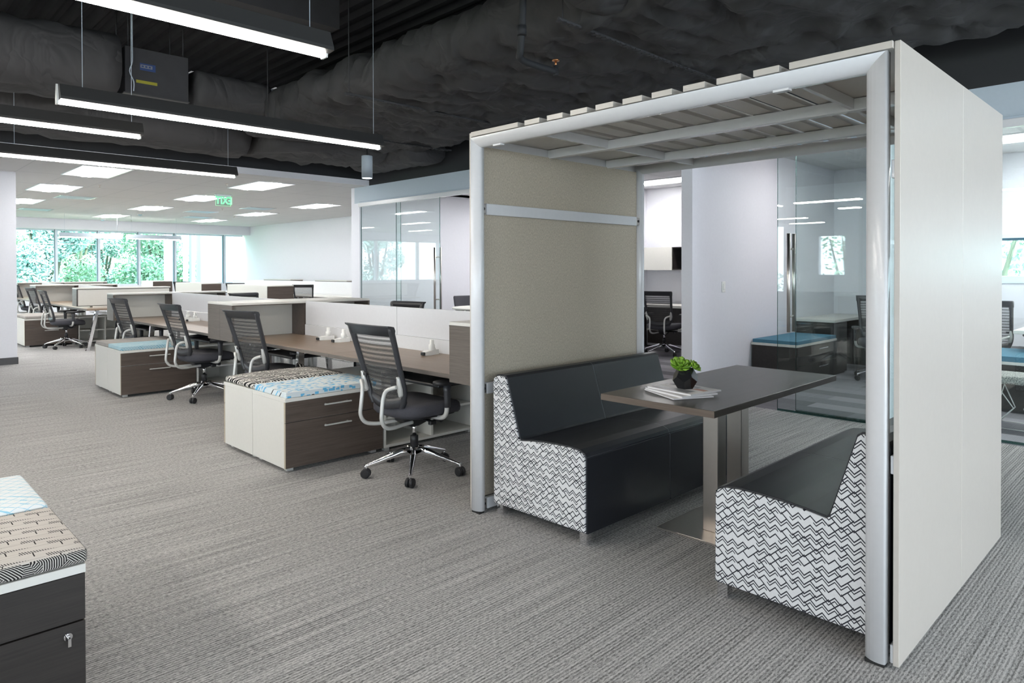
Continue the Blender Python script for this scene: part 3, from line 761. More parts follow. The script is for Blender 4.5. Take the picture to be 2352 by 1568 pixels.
for a in ((-.735, .735, .725, .735), (-.735, .735, 1.010, 1.0195)): build('frame_strip', B(a[0], a[1], -.153, -.149, a[2], a[3]), 'wood_dark', t)
for s in (-1, 1): build('frame_strip', B(s*.744-.009, s*.744+.009, -.153, -.151, .725, 1.0195), 'wood_dark', t)
for s in (-1, 1): build('foot', B(s*.5-.02, s*.5+.02, .0, .04, .7005, .7345, .002), 'silver_paint', t)
hutch('desk_hutch', 'open storage box behind the far left chairs', 3.62, 16.95, -1, w=1.50, zt=1.04)
hutch('desk_hutch', 'storage box just behind the open one at far left', 3.62, 17.25, 1, w=1.50, zt=1.04)
hutch('desk_hutch', 'open storage box nearest the windows at far left', 4.1, 20.6, -1, w=1.94, zt=1.045)

def desk(label, x0, x1, y0, y1, flip=1, top='wood_top_sheen', z=DT, basket=True, grp='long desk worktops', leg_y=(), rear_y=()):
    t = thing('desk', label, 'desk', ((x0+x1)/2, (y0+y1)/2, 0), 0, grp); hx, hy = (x1-x0)/2, (y1-y0)/2-.001
    build('worktop', B(-hx, hx, -hy, hy, z-.028, z, .001), top, t)
    fx = -hx*flip
    build('edge_band', B(min(fx, fx-flip*.002), max(fx, fx-flip*.002), -hy, hy, z-.027, z-.001), 'wood_end', t)
    for ly in leg_y:
        ly = ly-(y0+y1)/2
        build('leg', MB().loft([[(fx+flip*a+o1, ly+b, zz) for a, b in ((0, -.022), (.05, -.022), (.05, .022), (0, .022))] for zz, o1 in ((z-.03, .03*flip), (.02, -.03*flip), (0, -.03*flip))], smooth=False), 'chrome', t)
        build('leg', MB().loft([[(-fx-flip*a, ly+b, zz) for a, b in ((0.01, -.022), (.05, -.022), (.05, .022), (0.01, .022))] for zz in (z-.03, 0)], smooth=False), 'chrome', t)
        build('support_bar', B(-hx+.04, hx-.04, ly-.015, ly+.015, z-.055, z-.0285), 'silver_paint', t)
    for ly in rear_y:
        ly = ly-(y0+y1)/2
        build('leg', MB().loft([[(-fx-flip*a, ly+b, zz) for a, b in ((0.01, -.022), (.05, -.022), (.05, .022), (0.01, .022))] for zz in (z-.03, 0)], smooth=False), 'chrome', t)
        build('support_bar', B(-hx+.04, hx-.04, ly-.015, ly+.015, z-.055, z-.0285), 'silver_paint', t)
    if basket:
        m = MB()
        xa = hx*.15*flip; xb = hx*.85*flip
        for k in range(13):
            yy = -hy*.62+hy*1.24*k/12
            m.tube([(xa, yy, z-.03), (xa, yy, z-.13), (xb, yy, z-.13), (xb, yy, z-.03)], .0022, 5)
        for q in range(4):
            xx = xa+(xb-xa)*q/3; m.tube([(xx, -hy*.62, z-.13), (xx, hy*.62, z-.13)], .0022, 5)
        for xx in (xa, xb):
            for zz in (z-.05, z-.09): m.tube([(xx, -hy*.62, zz), (xx, hy*.62, zz)], .0022, 5)
        build('cable_basket', m, 'silver_paint', t)
    return t
XD0, XS0, XS1, XD1 = 2.70, 3.325, 3.363, 3.985
bay = [(3.19, 4.77), (4.77, 6.345), (6.94, 8.57), (8.57, 10.20)]
nm = ['desk nearest the booth', 'desk before the first storage box', 'desk beyond the first storage box', 'desk at the blue sided box']
for i, (a, b) in enumerate(bay):
    t = desk('brown laminate '+nm[i]+', chair side', XD0, XS0, a, b, 1, leg_y=(() if i % 2 == 0 else (a+.56,)), rear_y=((a+.06,) if i % 2 == 0 else (b-.06,)))
    # keyboard tray under the front edge
    yc = -.25 if i % 2 == 0 else .15
    k = build('keyboard_tray', B(-.30, -.02, yc-.30, yc+.30, DT-.105, DT-.085, .006), 'black_plastic', t)
    build('tray_bracket', B(-.02, .10, yc-.05, yc+.05, DT-.085, DT-.030), 'black_plastic', k)
    desk('brown laminate '+nm[i]+', far side of the screen', XS1, XD1, a, b, -1, basket=False, leg_y=(a+.06, b-.06))
def screen(label, y0, y1, x=XCN, zb=.80, zt=1.033, grp='white screens along the desk spine'):
    t = thing('desk_screen', label, 'desk screen', (x, (y0+y1)/2, 0), 0, grp); h = (y1-y0)/2-.003
    build('panel', B(-.009, .009, -h, h, zb+.001, zt, .001), 'screen_white', t)
    build('base_rail', B(-.018, .018, -h, h, DT-.03, zb, .002), 'white_metal', t)
    for s in (-1, 1): build('post', B(-.012, .012, s*(h-.05)-.012, s*(h-.05)+.012, 0, DT-.03), 'silver_paint', t)
    return t
for i, (a, b) in enumerate(bay):
    screen(['white desk screen nearest the booth', 'white desk screen touching the open storage box behind the second chair', 'white desk screen beyond the first shared storage box', 'white desk screen touching the blue sided storage box'][i], a+(.002 if i == 0 else 0), b)
# second row further left: desks, screens
d = desk('brown laminate desk carried by the splayed chrome leg', 2.93, 3.60, 13.02, 14.9, 1, z=.70, basket=True)
dl = build('splayed_leg', MB().loft([[(-.27+o+a, -.90+o2+b, zz) for a, b in ((-.018, -.03), (.03, -.03), (.03, .03), (-.018, .03))] for zz, o, o2 in ((.672, .09, .02), (.60, .075, .02), (.03, -.035, .06), (0, -.05, .06))], smooth=False), 'chrome', d)
desk('brown laminate desk behind the far left chairs', 2.93, 3.60, 14.9, 16.79, 1, z=.70, leg_y=(16.5,))
desk('brown laminate desk in the farthest left bay', 2.93, 3.60, 17.42, 20.4, 1, z=.70, leg_y=(18., 20.))
desk('brown laminate desk beyond the far left screens', 3.66, 4.35, 13.02, 16.79, -1, z=.70, leg_y=(13.3, 16.6), basket=False)
screen('white desk screen behind the black framed storage box', 13.87, 16.78, 3.63, zt=1.035); screen('white desk screen in the farthest left bay', 17.42, 20.43, 3.63, zt=1.035)

# clamps with short posts standing on the worktops
def clamp(x, y, lb, rz=0):
    t = thing('desk_clamp', lb, 'desk clamp', (x, y, DT), rz, 'white clamps on the worktops')
    build('base', MB().loft([[(-.105, -.02, .002), (-.105, .02, .002), (-.105, .02, .028), (-.105, -.02, .028)], [(-.06, -.032, .0), (-.06, .032, .0), (-.06, .03, .034), (-.06, -.03, .034)], [(.04, -.034, .0), (.04, .034, .0), (.04, .032, .036), (.04, -.032, .036)]], smooth=False), 'white_plastic', t)
    build('column', MB().lathe([(.026, .034), (.024, .075), (.016, .078), (.015, .112)], 14, -.005, 0), 'white_plastic', t)
    build('brace', MB().poly([(.0, .036), (.04, .036), (.0, .085)], 'y', -.006, .006), 'white_plastic', t)
    build('knob', B(-.122, -.105, -.018, .018, .004, .028, .004), 'black_plastic', t)
    return t
c0 = clamp(3.25, 5.74, 'white desk clamp, leftmost of the two standing together')
dup(c0, (3.25, 5.47, DT), 0, 'white desk clamp, right one of the two standing together')
dup(c0, (3.24, 4.17, DT), .25, 'white desk clamp alone near the brown storage box by the booth')
dup(c0, (3.24, 9.30, DT), .2, 'white desk clamp on the second bay, left one'); dup(c0, (3.24, 9.05, DT), .2, 'white desk clamp on the second bay, right one')

# ---------------------------------------------------------------- pedestals with seat cushions
def pedestal(label, x0, y0, face, wood='wood_front', L=.762, Dp=.500, grp='drawer cabinets with seat cushions', lock=False, white_top=True, mirror=False):
    t = thing('drawer_cabinet', label, 'cabinet', (x0+L/2, y0+Dp/2, 0), 0, grp); hx, hy = L/2, Dp/2
    zt = .494
    y_f = face*hy
    ya, yb = (-hy+.020, hy) if face < 0 else (-hy, hy-.020)
    side = 'white_laminate' if wood != 'wood_near' else 'wood_near'
    build('carcass', B(-hx, hx, ya, yb, .028, zt-.0255, .001), side, t)
    build('top', B(-hx-.001, hx+.001, -hy-.001, hy+.001, zt-.025, zt, .001), 'white_laminate', t)
    def front(za, zb_):
        f = build('drawer', B(-hx+.001, hx-.001, min(y_f, y_f-face*.019), max(y_f, y_f-face*.019), za, zb_, .0008), wood, t)
        if wood != 'wood_near':
            ed = build('edge_band', B(-hx, -hx+.0012, min(y_f, y_f-face*.019)-.0003, max(y_f, y_f-face*.019)+.0003, za, zb_), 'edge_band', f)
        hz = zb_-.048 if zb_-za > .2 else zb_-.042
        cx = -.005
        h = build('handle', B(cx-.105, cx+.105, min(y_f+face*.022, y_f+face*.034), max(y_f+face*.022, y_f+face*.034), hz-.006, hz+.004, .0015), 'silver_paint', f)
        for s in (-1, 1): build('handle_post', B(cx+s*.085-.004, cx+s*.085+.004, min(y_f, y_f+face*.0215), max(y_f, y_f+face*.0215), hz-.004, hz+.002), 'silver_paint', f)
        return f
    f1 = front(.030, .330); f2 = front(.3345, .4670)
    if lock:
        k = build('lock', MB().tube([(hx-.045, y_f-.0, .297), (hx-.045, y_f-.006, .297)], .011, 14), 'chrome', f1)
        build('key', MB().tube([(hx-.045, y_f-.006, .297), (hx-.045, y_f-.020, .297)], .004, 8).box(hx-.049, hx-.041, y_f-.024, y_f-.020, .275, .300, .001), 'chrome', f1)
    for sx in (-1, 1):
        build('foot', B(sx*(hx-.055)-.022, sx*(hx-.055)+.022, y_f-face*.065-.022, y_f-face*.065+.022, 0, .0275, .001), 'silver_paint', t)
        build('foot', B(sx*(hx-.055)-.022, sx*(hx-.055)+.022, -y_f+face*.05-.022, -y_f+face*.05+.022, 0, .0275, .001), 'silver_paint', t)
    return t
def cushion(label, cx, cy, L, Dp, th, mat, puff=0., grp='seat cushions on the drawer cabinets', z=.4945, bv=.006):
    m = MB(); m.box(-L/2, L/2, -Dp/2, Dp/2, 0, th, bv, seg=3)
    if puff:
        bmesh.ops.subdivide_edges(m.bm, edges=m.bm.edges[:], cuts=10, use_grid_fill=True)
        for v in m.bm.verts:
            e = max(0, (1-(v.co.x/(L/2))**4))*max(0, (1-(v.co.y/(Dp/2))**4))
            if v.co.z > th*.5: v.co.z += puff*e
    o = build('seat_cushion', m, mat, None, (cx, cy, z), smooth=bool(puff)); return tag(o, label, 'cushion', grp)
def ped_pair(x0, y0, l1, l2, **k):
    a = pedestal(l1, x0, y0, -1, **k); b = pedestal(l2, x0, y0+.506, 1, **k); return a, b
ped_pair(2.092, 4.262, 'brown drawer cabinet under the blue and white geometric cushion', 'white sided drawer cabinet under the black and white patterned cushion')
cushion('white seat cushion with blue geometric pattern, nearest the front task chair', 2.474, 4.510, .745, .485, .038, 'cushion_geo', bv=.004)
cushion('black and white patterned seat cushion beside the blue geometric one', 2.474, 5.018, .75, .495, .040, 'cushion_zebra', .026, bv=.016)
ped_pair(2.105, 8.00, 'brown drawer cabinet under the light blue zigzag cushion', 'white sided drawer cabinet under the plain grey cushion')
cushion('light blue zigzag seat cushion in front of the second task chair', 2.487, 8.250, .75, .490, .042, 'cushion_chevron', bv=.008)
cushion('plain grey seat cushion beside the light blue zigzag one', 2.487, 8.756, .75, .490, .042, 'cushion_grey', bv=.008)
ped_pair(2.30, 14.43, 'brown drawer cabinet under a grey cushion at the far left', 'white sided drawer cabinet mostly hidden by the left column', L=.80)
cushion('grey seat cushion at the far left beside the white column', 2.70, 14.68, .79, .49, .05, 'cushion_grey', .006, bv=.016)
cushion('grey seat cushion partly hidden by the left column', 2.70, 15.186, .79, .49, .05, 'cushion_grey', .006, bv=.016)
a = pedestal('very dark drawer cabinet with key in its lock at the bottom left corner', -.26, 2.285, -1, wood='wood_near', L=.765, lock=True)
b = pedestal('dark cabinet under the pale blue diamond cushion at the left edge', -.26, 2.79, 1, wood='wood_near', L=.765)
cushion('beige and black striped seat cushion at the bottom left corner', .125, 2.535, .775, .50, .042, 'cushion_beige_stripe', .006, bv=.012)
cushion('pale blue diamond patterned seat cushion at the left edge', .125, 3.045, .775, .49, .048, 'cushion_diamond', .006, bv=.020)

# ---------------------------------------------------------------- low open shelves under the desks
def shelf(label, x0, x1, y0, y1, face, nx=2):
    t = thing('open_shelf', label, 'shelf', ((x0+x1)/2, (y0+y1)/2, 0), 0, 'low white open shelves under the desks'); hx, hy = (x1-x0)/2, (y1-y0)/2
    build('top', B(-hx, hx, -hy, hy, .472, .494, .001), 'white_laminate', t); build('bottom', B(-hx, hx, -hy, hy, .026, .046), 'white_laminate', t)
    for i in range(nx+1):
        xx = -hx+.01+(2*hx-.02)*i/nx; build('upright', B(xx-.009, xx+.009, -hy, hy, .0465, .4715), 'white_laminate', t)
        if i < nx:
            xn = -hx+.01+(2*hx-.02)*(i+1)/nx; build('shelf_board', B(xx+.0095, xn-.0095, -hy+.01, hy-.012, .232, .250), 'white_laminate', t)
    yb = -face*(hy-.008); build('back_panel', B(-hx+.02, hx-.02, yb-.004, yb+.004, .0465, .4715), 'white_laminate', t)
    for s in (-1, 1):
        for q in (-1, 1): build('foot', B(s*(hx-.04)-.02, s*(hx-.04)+.02, q*(hy-.04)-.02, q*(hy-.04)+.02, 0, .0255), 'silver_paint', t)
shelf('white open shelf behind the nearest task chair base', 2.862, 3.76, 4.264, 4.762, -1); shelf('white open shelf backing the nearest one', 2.862, 3.76, 4.768, 5.262, 1)
shelf('white open shelf beside the second pair of cabinets', 2.875, 3.77, 8.00, 8.50, -1); shelf('white open shelf backing the second one', 2.875, 3.77, 8.506, 9.006, 1)
shelf('white open shelf at the far left under the chrome legged desk', 3.11, 4.4, 14.43, 14.93, -1, 3)

# ---------------------------------------------------------------- far cluster by the right wall
def tower(label, x0, x1, y0, y1, zt=1.05):
    t = thing('storage_tower', label, 'cabinet', ((x0+x1)/2, (y0+y1)/2, 0), 0, 'white and brown storage cabinets in the far row'); hx, hy = (x1-x0)/2, (y1-y0)/2
    build('top', B(-hx, hx, -hy, hy, zt-.018, zt), 'white_laminate', t)
    build('end_panel', B(-hx+.001, hx-.001, -hy, -hy+.02, .03, zt-.0185), 'wood_front', t)
    build('body', B(-hx, hx, -hy+.0205, hy, .03, zt-.0185), 'white_laminate', t)
    for s in (-1, 1):
        for q in (-1, 1): build('foot', B(s*(hx-.04)-.02, s*(hx-.04)+.02, q*(hy-.05)-.02, q*(hy-.05)+.02, 0, .0295), 'silver_paint', t)
tower('white storage cabinet with brown end, nearest of the far row', 5.70, 6.22, 12.30, 14.15)
tower('white storage cabinet with brown end, middle one of the far row', 5.74, 6.17, 15.65, 17.3)
tower('white storage cabinet with brown end, farthest, in front of the windows', 6.03, 6.52, 19.9, 20.9)
screen('long white screen in front of the far right wall, nearer half', 12.6, 16.7, 8.80, .74, 1.045, 'white screens by the far right wall'); screen('long white screen in front of the far right wall, farther half', 16.7, 21.4, 8.80, .74, 1.045, 'white screens by the far right wall')
for (y0, y1) in ((12.6, 16.7), (16.7, 21.4)):
    desk('white desk along the far screens, %s half' % ('nearer' if y0 < 13 else 'farther'), 8.12, 8.77, y0, y1, 1, top='white_laminate', z=.70, basket=False, leg_y=(y0+.3, y1-.3), grp='desks by the far right wall')
for (a, b, lb) in ((14.95, 16.55, 'nearer'), (17.9, 19.6, 'farther')):
    t = thing('wall_shelf_box', 'dark storage box rising above the far white screens, %s one' % lb, 'storage box', (9.15, (a+b)/2, 0), 0, 'boxes above the far screens')
    h = (b-a)/2
    build('body', B(-.18, .18, -h, h, .03, 1.055), 'wood_front', t); build('top', B(-.19, .19, -h, h, 1.055, 1.075), 'white_laminate', t); build('plinth', B(-.16, .16, -h+.02, h-.02, 0, .03), 'black_plastic', t)

# coiled black cable hanging below the blue sided storage box
m = MB()
for k in range(3):
    m.tube([(.004*k, .055*math.cos(q)*(1+.06*k), .14*math.sin(q)) for q in [2*PI*i/24 for i in range(25)]], .009, 6, caps=False)
t = thing('cable_coil', 'black cable coil hanging under the blue sided storage box', 'cable', (2.66, 10.28, .53)); build('coil', m, 'black_plastic', t); build('cable_tag', B(-.012, -.009, -.07, -.03, -.02, .03), 'white_plastic', t)

# ================================================================ OFFICES
def wall_cabinet():
    t = thing('wall_cabinet', 'white wall cabinet with dark open cubby in the middle office', 'cabinet', (9.915, 6.6, 0))
    build('carcass', B(.295, .31, -1.2, .9, 1.327, 1.71), 'wood_dark', t)
    for z0, z1 in ((1.327, 1.341), (1.696, 1.710)): build('shelf_board', B(0, .295, -1.2, .9, z0, z1), 'wood_dark', t)
    for y in (-1.2, -.60, -.33, .885): build('divider', B(0, .295, y, y+.014, 1.3415, 1.6955), 'wood_dark', t)
    build('door', B(-.018, -.001, -.325, .9, 1.325, 1.712, .001), 'white_laminate', t); build('door', B(-.018, -.001, -1.2, -.60, 1.325, 1.712, .001), 'white_laminate', t)
wall_cabinet()
t = thing('credenza_desk', 'white topped dark desk behind the chair in the middle office', 'desk', (9.88, 6.6, 0))
build('worktop', B(-.33, .34, -1.8, .38, .715, .755, .002), 'white_laminate', t); build('modesty_panel', B(.28, .30, -1.75, .33, .05, .7145), 'wood_dark', t)
for y in (-1.79, .35): build('end_panel', B(-.30, .27, y, y+.025, 0, .7145), 'wood_dark', t)
build('low_rail', B(.24, .275, -1.75, .33, .28, .30), 'silver_paint', t)
dup(CH, (9.28, 6.02, 0), math.radians(14), 'black mesh task chair inside the middle office, through the booth opening', 'task chairs in the glass offices')
dup(CH, (9.0, 2.78, 0), math.radians(205), 'black mesh task chair behind the glass beside the white topped L desk', 'task chairs in the glass offices')
dup(CH, (9.08, 1.64, 0), math.radians(-4), 'black mesh task chair at the right edge behind the wire stool', 'task chairs in the glass offices')
# office with the blue cushion
t = thing('drawer_cabinet', 'dark drawer cabinet with blue cushion behind the glass door', 'cabinet', (8.27, 3.50, 0))
build('carcass', B(-.60, .55, -.25, .27, .03, .455, .001), 'wood_near', t); build('top', B(-.61, .56, -.265, .28, .4555, .482, .001), 'white_laminate', t)
for z0, z1 in ((.035, .24), (.245, .45)):
    f = build('drawer', B(-.59, .54, -.268, -.2505, z0, z1, .001), 'wood_near', t); build('handle', B(-.06, .20, -.30, -.29, z1-.05, z1-.038, .002), 'chrome', f)
build('base', B(-.56, .50, -.22, .24, 0, .0295), 'black_plastic', t)
cushion('plain blue seat cushion behind the glass door in the booth view', 8.25, 3.505, 1.14, .53, .04, 'cushion_blue', z=.4825, bv=.004)
t = thing('office_desk', 'white topped dark office desk behind the glass beside the blue cushion', 'desk', (9.5, 3.52, 0))
build('worktop', B(-.62, .72, -.24, .262, .665, .70, .002), 'white_laminate', t)
build('drawer_unit', B(-.60, -.15, -.22, .25, .02, .6645, .001), 'wood_near', t)
build('panel', B(.68, .70, -.22, .25, 0, .6645), 'wood_near', t)
for z0, z1 in ((.48, .65), (.26, .47), (.03, .25)): build('drawer', B(-.612, -.6005, -.215, .245, z0, z1), 'wood_near', t)
build('plinth', B(-.58, -.17, -.2, .23, 0, .0195), 'black_plastic', t)
# near office at the right edge
t = thing('drawer_cabinet', 'dark drawer cabinet with blue cushion at the right edge', 'cabinet', (8.05, 1.40, 0))
build('carcass', B(-.28, .55, -.5, .30, .03, .445, .001), 'wood_near', t); build('top', B(-.29, .56, -.51, .31, .4455, .472, .001), 'white_laminate', t); build('base', B(-.25, .5, -.45, .25, 0, .0295), 'black_plastic', t)
cushion('plain blue seat cushion at the right edge above the wire stool', 8.185, 1.30, .83, .80, .05, 'cushion_blue', z=.4725, bv=.004)
t = thing('office_desk', 'white edged desk tip at the right edge of the photograph', 'desk', (9.54, .93, 0))
build('worktop', B(-1.30, .62, -.9, .42, .70, .735, .003), 'white_laminate', t); build('pedestal', B(-1.24, -.70, -.6, -.1, 0, .6995), 'wood_near', t); build('panel', B(.55, .57, -.85, .4, 0, .6995), 'wood_near', t)
# wire stool
t = thing('wire_stool', 'boucle seated stool on thin wire legs at the right edge', 'stool', (7.12, 1.12, 0))
m = MB(); m.box(-.20, .20, -.20, .20, .38, .445, .022, seg=3); bmesh.ops.subdivide_edges(m.bm, edges=m.bm.edges[:], cuts=6, use_grid_fill=True)
for v in m.bm.verts: v.co += Vector((random.uniform(-1, 1), random.uniform(-1, 1), random.uniform(-1, 1)))*.002
g = G('boucle'); v_ = g.pos()[0]; f_ = g.noise(v_, 130, 2, .8); g.col(g.mix(g.rng(f_, .4, .6), (.10, .11, .11), (.62, .62, .58))); g.p(.95); g.bump(f_, .6, .006); MT['boucle'] = g.m
build('seat', m, 'boucle', t, smooth=True)
for k in range(4):
    a = PI/4+k*PI/2; c, s = math.cos(a), math.sin(a)
    build('leg', MB().tube([(.24*c, .24*s, .0), (.05*c, .05*s, .16), (.21*c, .21*s, .379)], .005, 6), 'silver_paint', t)
    build('brace', MB().tube([(.24*c, .24*s, .004), (-.24*s, .24*c, .004)], .004, 6), 'silver_paint', t)
    build('leg', MB().tube([(.24*c, .24*s, .005), (.16*c-.05*s, .16*s+.05*c, .379)], .004, 6), 'silver_paint', t)
# left office: white table and guest chair
t = thing('round_table', 'white topped table through the glass left of the booth', 'table', (7.45, 8.10, 0))
build('table_top', MB().lathe([(.58, .712), (.60, .716), (.60, .736), (.595, .74)], 48), 'white_laminate', t)
build('column', MB().lathe([(.04, .02), (.035, .71)], 16), 'chrome', t); build('base', MB().lathe([(.30, 0), (.30, .012), (.05, .02)], 32), 'chrome', t)
for k in range(4):
    a = k*PI/2+.3; build('arm', MB().tube([(.02*math.cos(a), .02*math.sin(a), .64), (.45*math.cos(a), .45*math.sin(a), .70)], .012, 8), 'silver_paint', t)
t = thing('guest_chair', 'dark backed guest chair behind the white table left of the booth', 'chair', (8.15, 9.30, 0), math.radians(262))
build('seat', MB().box(-.22, .24, -.24, .24, .42, .47, .02, seg=3), 'seat_fabric', t)
secs = []
for z, x, w_ in ((.50, -.20, .20), (.60, -.215, .235), (.72, -.235, .25), (.84, -.262, .25), (.865, -.27, .235)):
    secs.append([(x-.03*(1-(u/6)**2)-.0, w_*u/6, z) for u in range(-6, 7)]+[(x+.016-.03*(1-(u/6)**2), w_*u/6, z) for u in range(6, -7, -1)])
build('backrest', MB().loft(secs), 'seat_fabric', t)
for s in (-1, 1): build('leg', MB().tube(smooth_pts([(.22, s*.25, 0), (.20, s*.25, .4), (.10, s*.25, .64), (-.2, s*.25, .62)], 3), .011, 8), 'silver_paint', t); build('leg', MB().tube([(-.25, s*.24, 0), (-.2, s*.23, .43), (-.22, s*.22, .6)], .011, 8), 'silver_paint', t)

# ================================================================ LIGHTS ON THE CEILING
def pendant(label, x0, x1, y, z=2.42, cables=(), ztop=ZD-.05, body='pendant_grey', grp='slim pendant lights over the aisle'):
    t = thing('pendant_light', label, 'pendant light', ((x0+x1)/2, y, 0), 0, grp); h = (x1-x0)/2
    build('housing', MB().poly([(.016, z+.010), (.018, z+.04), (-.002, z+.095), (-.024, z+.122), (-.036, z+.122), (-.070, z+.040), (-.073, z+.022), (-.024, z+.016)], 'x', -h, h+.02), body, t)
    n = 2 if x1-x0 > 2 else 1
    for k in range(n):
        a = -h+(2*h)*k/n; b = -h+(2*h)*(k+1)/n-(.012 if k < n-1 else 0)
        build('diffuser', MB().poly([(-.016, z), (.018, z), (.019, z+.0095), (-.017, z+.0155)], 'x', a, b), 'lamp_pendant', t)
    build('end_cap', MB().poly([(-.024, z-.004), (.026, z-.004), (.028, z+.03), (.004, z+.125), (-.004, z+.125), (-.026, z+.03)], 'x', -h-.012, -h-.001), 'white_plastic', t)
    build('end_cap', B(h+.001, h+.012, -.024, .027, z-.004, z+.018), 'white_plastic', t)
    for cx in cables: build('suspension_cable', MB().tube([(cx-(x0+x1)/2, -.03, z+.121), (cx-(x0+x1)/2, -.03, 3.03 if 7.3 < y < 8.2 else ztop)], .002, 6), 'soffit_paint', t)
pendant('bright pendant light at the top left, nearest the camera', -.65, 1.76, 3.15, cables=(-.3, 1.67))
pendant('longest visible pendant light with its white end cap, crossing the upper left', 1.02, 3.45, 5.21, cables=(1.15, 3.38))
pendant('pendant light cut by the left edge, between the two longer ones', -.7, 1.76, 6.14, cables=(-.4, 1.70))
pendant('lowest pendant light at the left, in front of the white ceiling', .86, 3.30, 7.98, cables=(1.2, 3.22))
for (x0, x1, lb) in ((3.90, 5.27, 'left'), (5.40, 6.72, 'right')):
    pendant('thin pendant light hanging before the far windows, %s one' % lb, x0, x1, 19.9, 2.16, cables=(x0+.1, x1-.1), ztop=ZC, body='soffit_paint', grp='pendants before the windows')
# pendants along Y elsewhere in the open office (first ones read off reflections, the others added unseen as fill)
def pendant_y(x, y0, y1, i, z=2.72):
    t = thing('linear_light', 'slim white linear light', 'light', (x, (y0+y1)/2, 0), 0, 'linear lights in the unseen part of the office'); h = (y1-y0)/2
    t['label'] = 'slim linear light '+['left of the camera, nearest the white ceiling', 'second left of the camera, towards the left windows', 'third left, before the left wall', 'farthest left, by the left wall', 'added as unseen fill just left of the camera', 'added as unseen fill behind the camera beside the booth', 'added as unseen fill by the left wall beside the camera', 'added as unseen fill by the left wall behind the camera'][i]
    build('housing', B(-.05, .05, -h, h, z+.02, z+.08, .003), 'white_metal', t); build('diffuser', B(-.045, .045, -h+.005, h-.005, z, z+.0195), 'lamp_pendant', t)
    for s in (-1, 1): build('suspension_cable', MB().tube([(0, s*(h-.1), z+.079), (0, s*(h-.1), ZD-.05)], .003, 5), 'white_plastic', t)
for i, a in enumerate(((-1.76, 4.86, 6.17), (-3.75, 5.1, 6.0), (-6.1, 7.7, 8.6), (-8.3, 8.1, 9.1), (-1.9, 1.2, 3.2), (3.4, -4.6, -2.2), (-6.1, 2, 4.5), (-6.1, -3, -.5))): pendant_y(*a, i)

def troffer():
    t = thing('ceiling_light', 'square ceiling light', 'ceiling light', (0, 0, ZC), 0, 'recessed ceiling lights'); a, b = .30, .61
    build('frame', B(-a-.012, -a, -b, b, -.012, -.001).box(a, a+.012, -b, b, -.012, -.001).box(-a-.012, a+.012, -b-.012, -b, -.012, -.001).box(-a-.012, a+.012, b, b+.012, -.012, -.001), 'white_metal', t)
    build('side_pan', B(-a, -.10, -b, b, -.0065, -.002).box(.10, a, -b, b, -.0065, -.002), 'lamp_troffer_pan', t)
    m = MB(); m.poly([(-.10, -.004), (-.055, -.018), (.055, -.018), (.10, -.004)], 'y', -b+.01, b-.01); build('diffuser', m, 'lamp_troffer', t)
    return t
emit('lamp_troffer_pan', (.95, .96, 1), .45)
TR = troffer(); first = True
names_t = {}
for ix, X in enumerate((2.64, 5.06, 7.53)):
    for iy, Y in enumerate((11.15, 13.85, 16.85, 19.98)):
        row = ['nearest', 'second', 'third', 'farthest'][iy]; colm = ['left', 'middle', 'right'][ix]
        lb = 'recessed ceiling light, %s of the %s line in the white ceiling' % (row, colm)
        if ix == 2 and iy == 0: continue
        if first: TR.location = (X, Y, ZC); TR['label'] = lb; first = False
        else: dup(TR, (X, Y, ZC), 0, lb)
for X in (.2, -2.3, -4.8, -7.3):
    for Y in (13.85, 16.85, 19.98): dup(TR, (X, Y, ZC), 0, 'ceiling light left of the white column, %s line, %s one' % ({.2: 'first', -2.3: 'second', -4.8: 'third', -7.3: 'fourth'}[X], {11.15: 'first', 13.85: 'second', 16.85: 'third', 19.98: 'fourth'}[Y]), 'recessed ceiling lights outside the view')
for (X, Y, lb) in ((9.45, 6.1, 'recessed ceiling light in the middle office, above the wall cabinet'), (9.2, 8.6, 'added unseen ceiling light in the office left of the booth'), (7.4, 7.9, 'added unseen ceiling light inside the left office near its sliding door'), (8.0, 2.3, 'added unseen ceiling light in the office with the blue cushioned cabinet'), (9.06, 1.15, 'recessed ceiling light in the office at the right edge'), (7.6, .2, 'recessed ceiling light in the right office near its glass')):  # those hidden behind the booth are added to brighten left office and partition
    dup(TR, (X, Y, ZC), 0, lb, 'recessed lights in the offices')
def vent(x, y, lb):
    t = thing('air_vent', lb, 'air vent', (x, y, ZC), 0, 'pale blue air vents'); build('frame', B(-.31, .31, -.31, .31, -.008, -.001, .001), 'white_metal', t); build('grille', B(-.27, .27, -.27, .27, -.011, -.0085), 'vent_blue', t)
for x, y, lb in ((3.28, 15.37, 'pale air vent between the two left ceiling lights'), (3.26, 19.0, 'pale air vent near the windows at left'), (6.26, 17.1, 'pale air vent in the middle of the white ceiling'), (6.84, 18.93, 'pale air vent nearest the windows'), (6.87, 15.31, 'pale air vent at the right of the white ceiling')): vent(x, y, lb)
for x, y, lb in ((5.35, 18.6, 'clear dome detector on the white ceiling in the middle'), (5.16, 21.2, 'small dome detector nearest the windows')):
    t = thing('smoke_detector', lb, 'smoke detector', (x, y, ZC), 0, 'dome detectors'); build('base', MB().lathe([(.07, -.001), (.07, -.02), (.06, -.028)], 20), 'white_plastic', t); build('dome', MB().lathe([(.05, -.028), (.042, -.05), (.02, -.064), (.004, -.067)], 16), 'vent_blue', t)
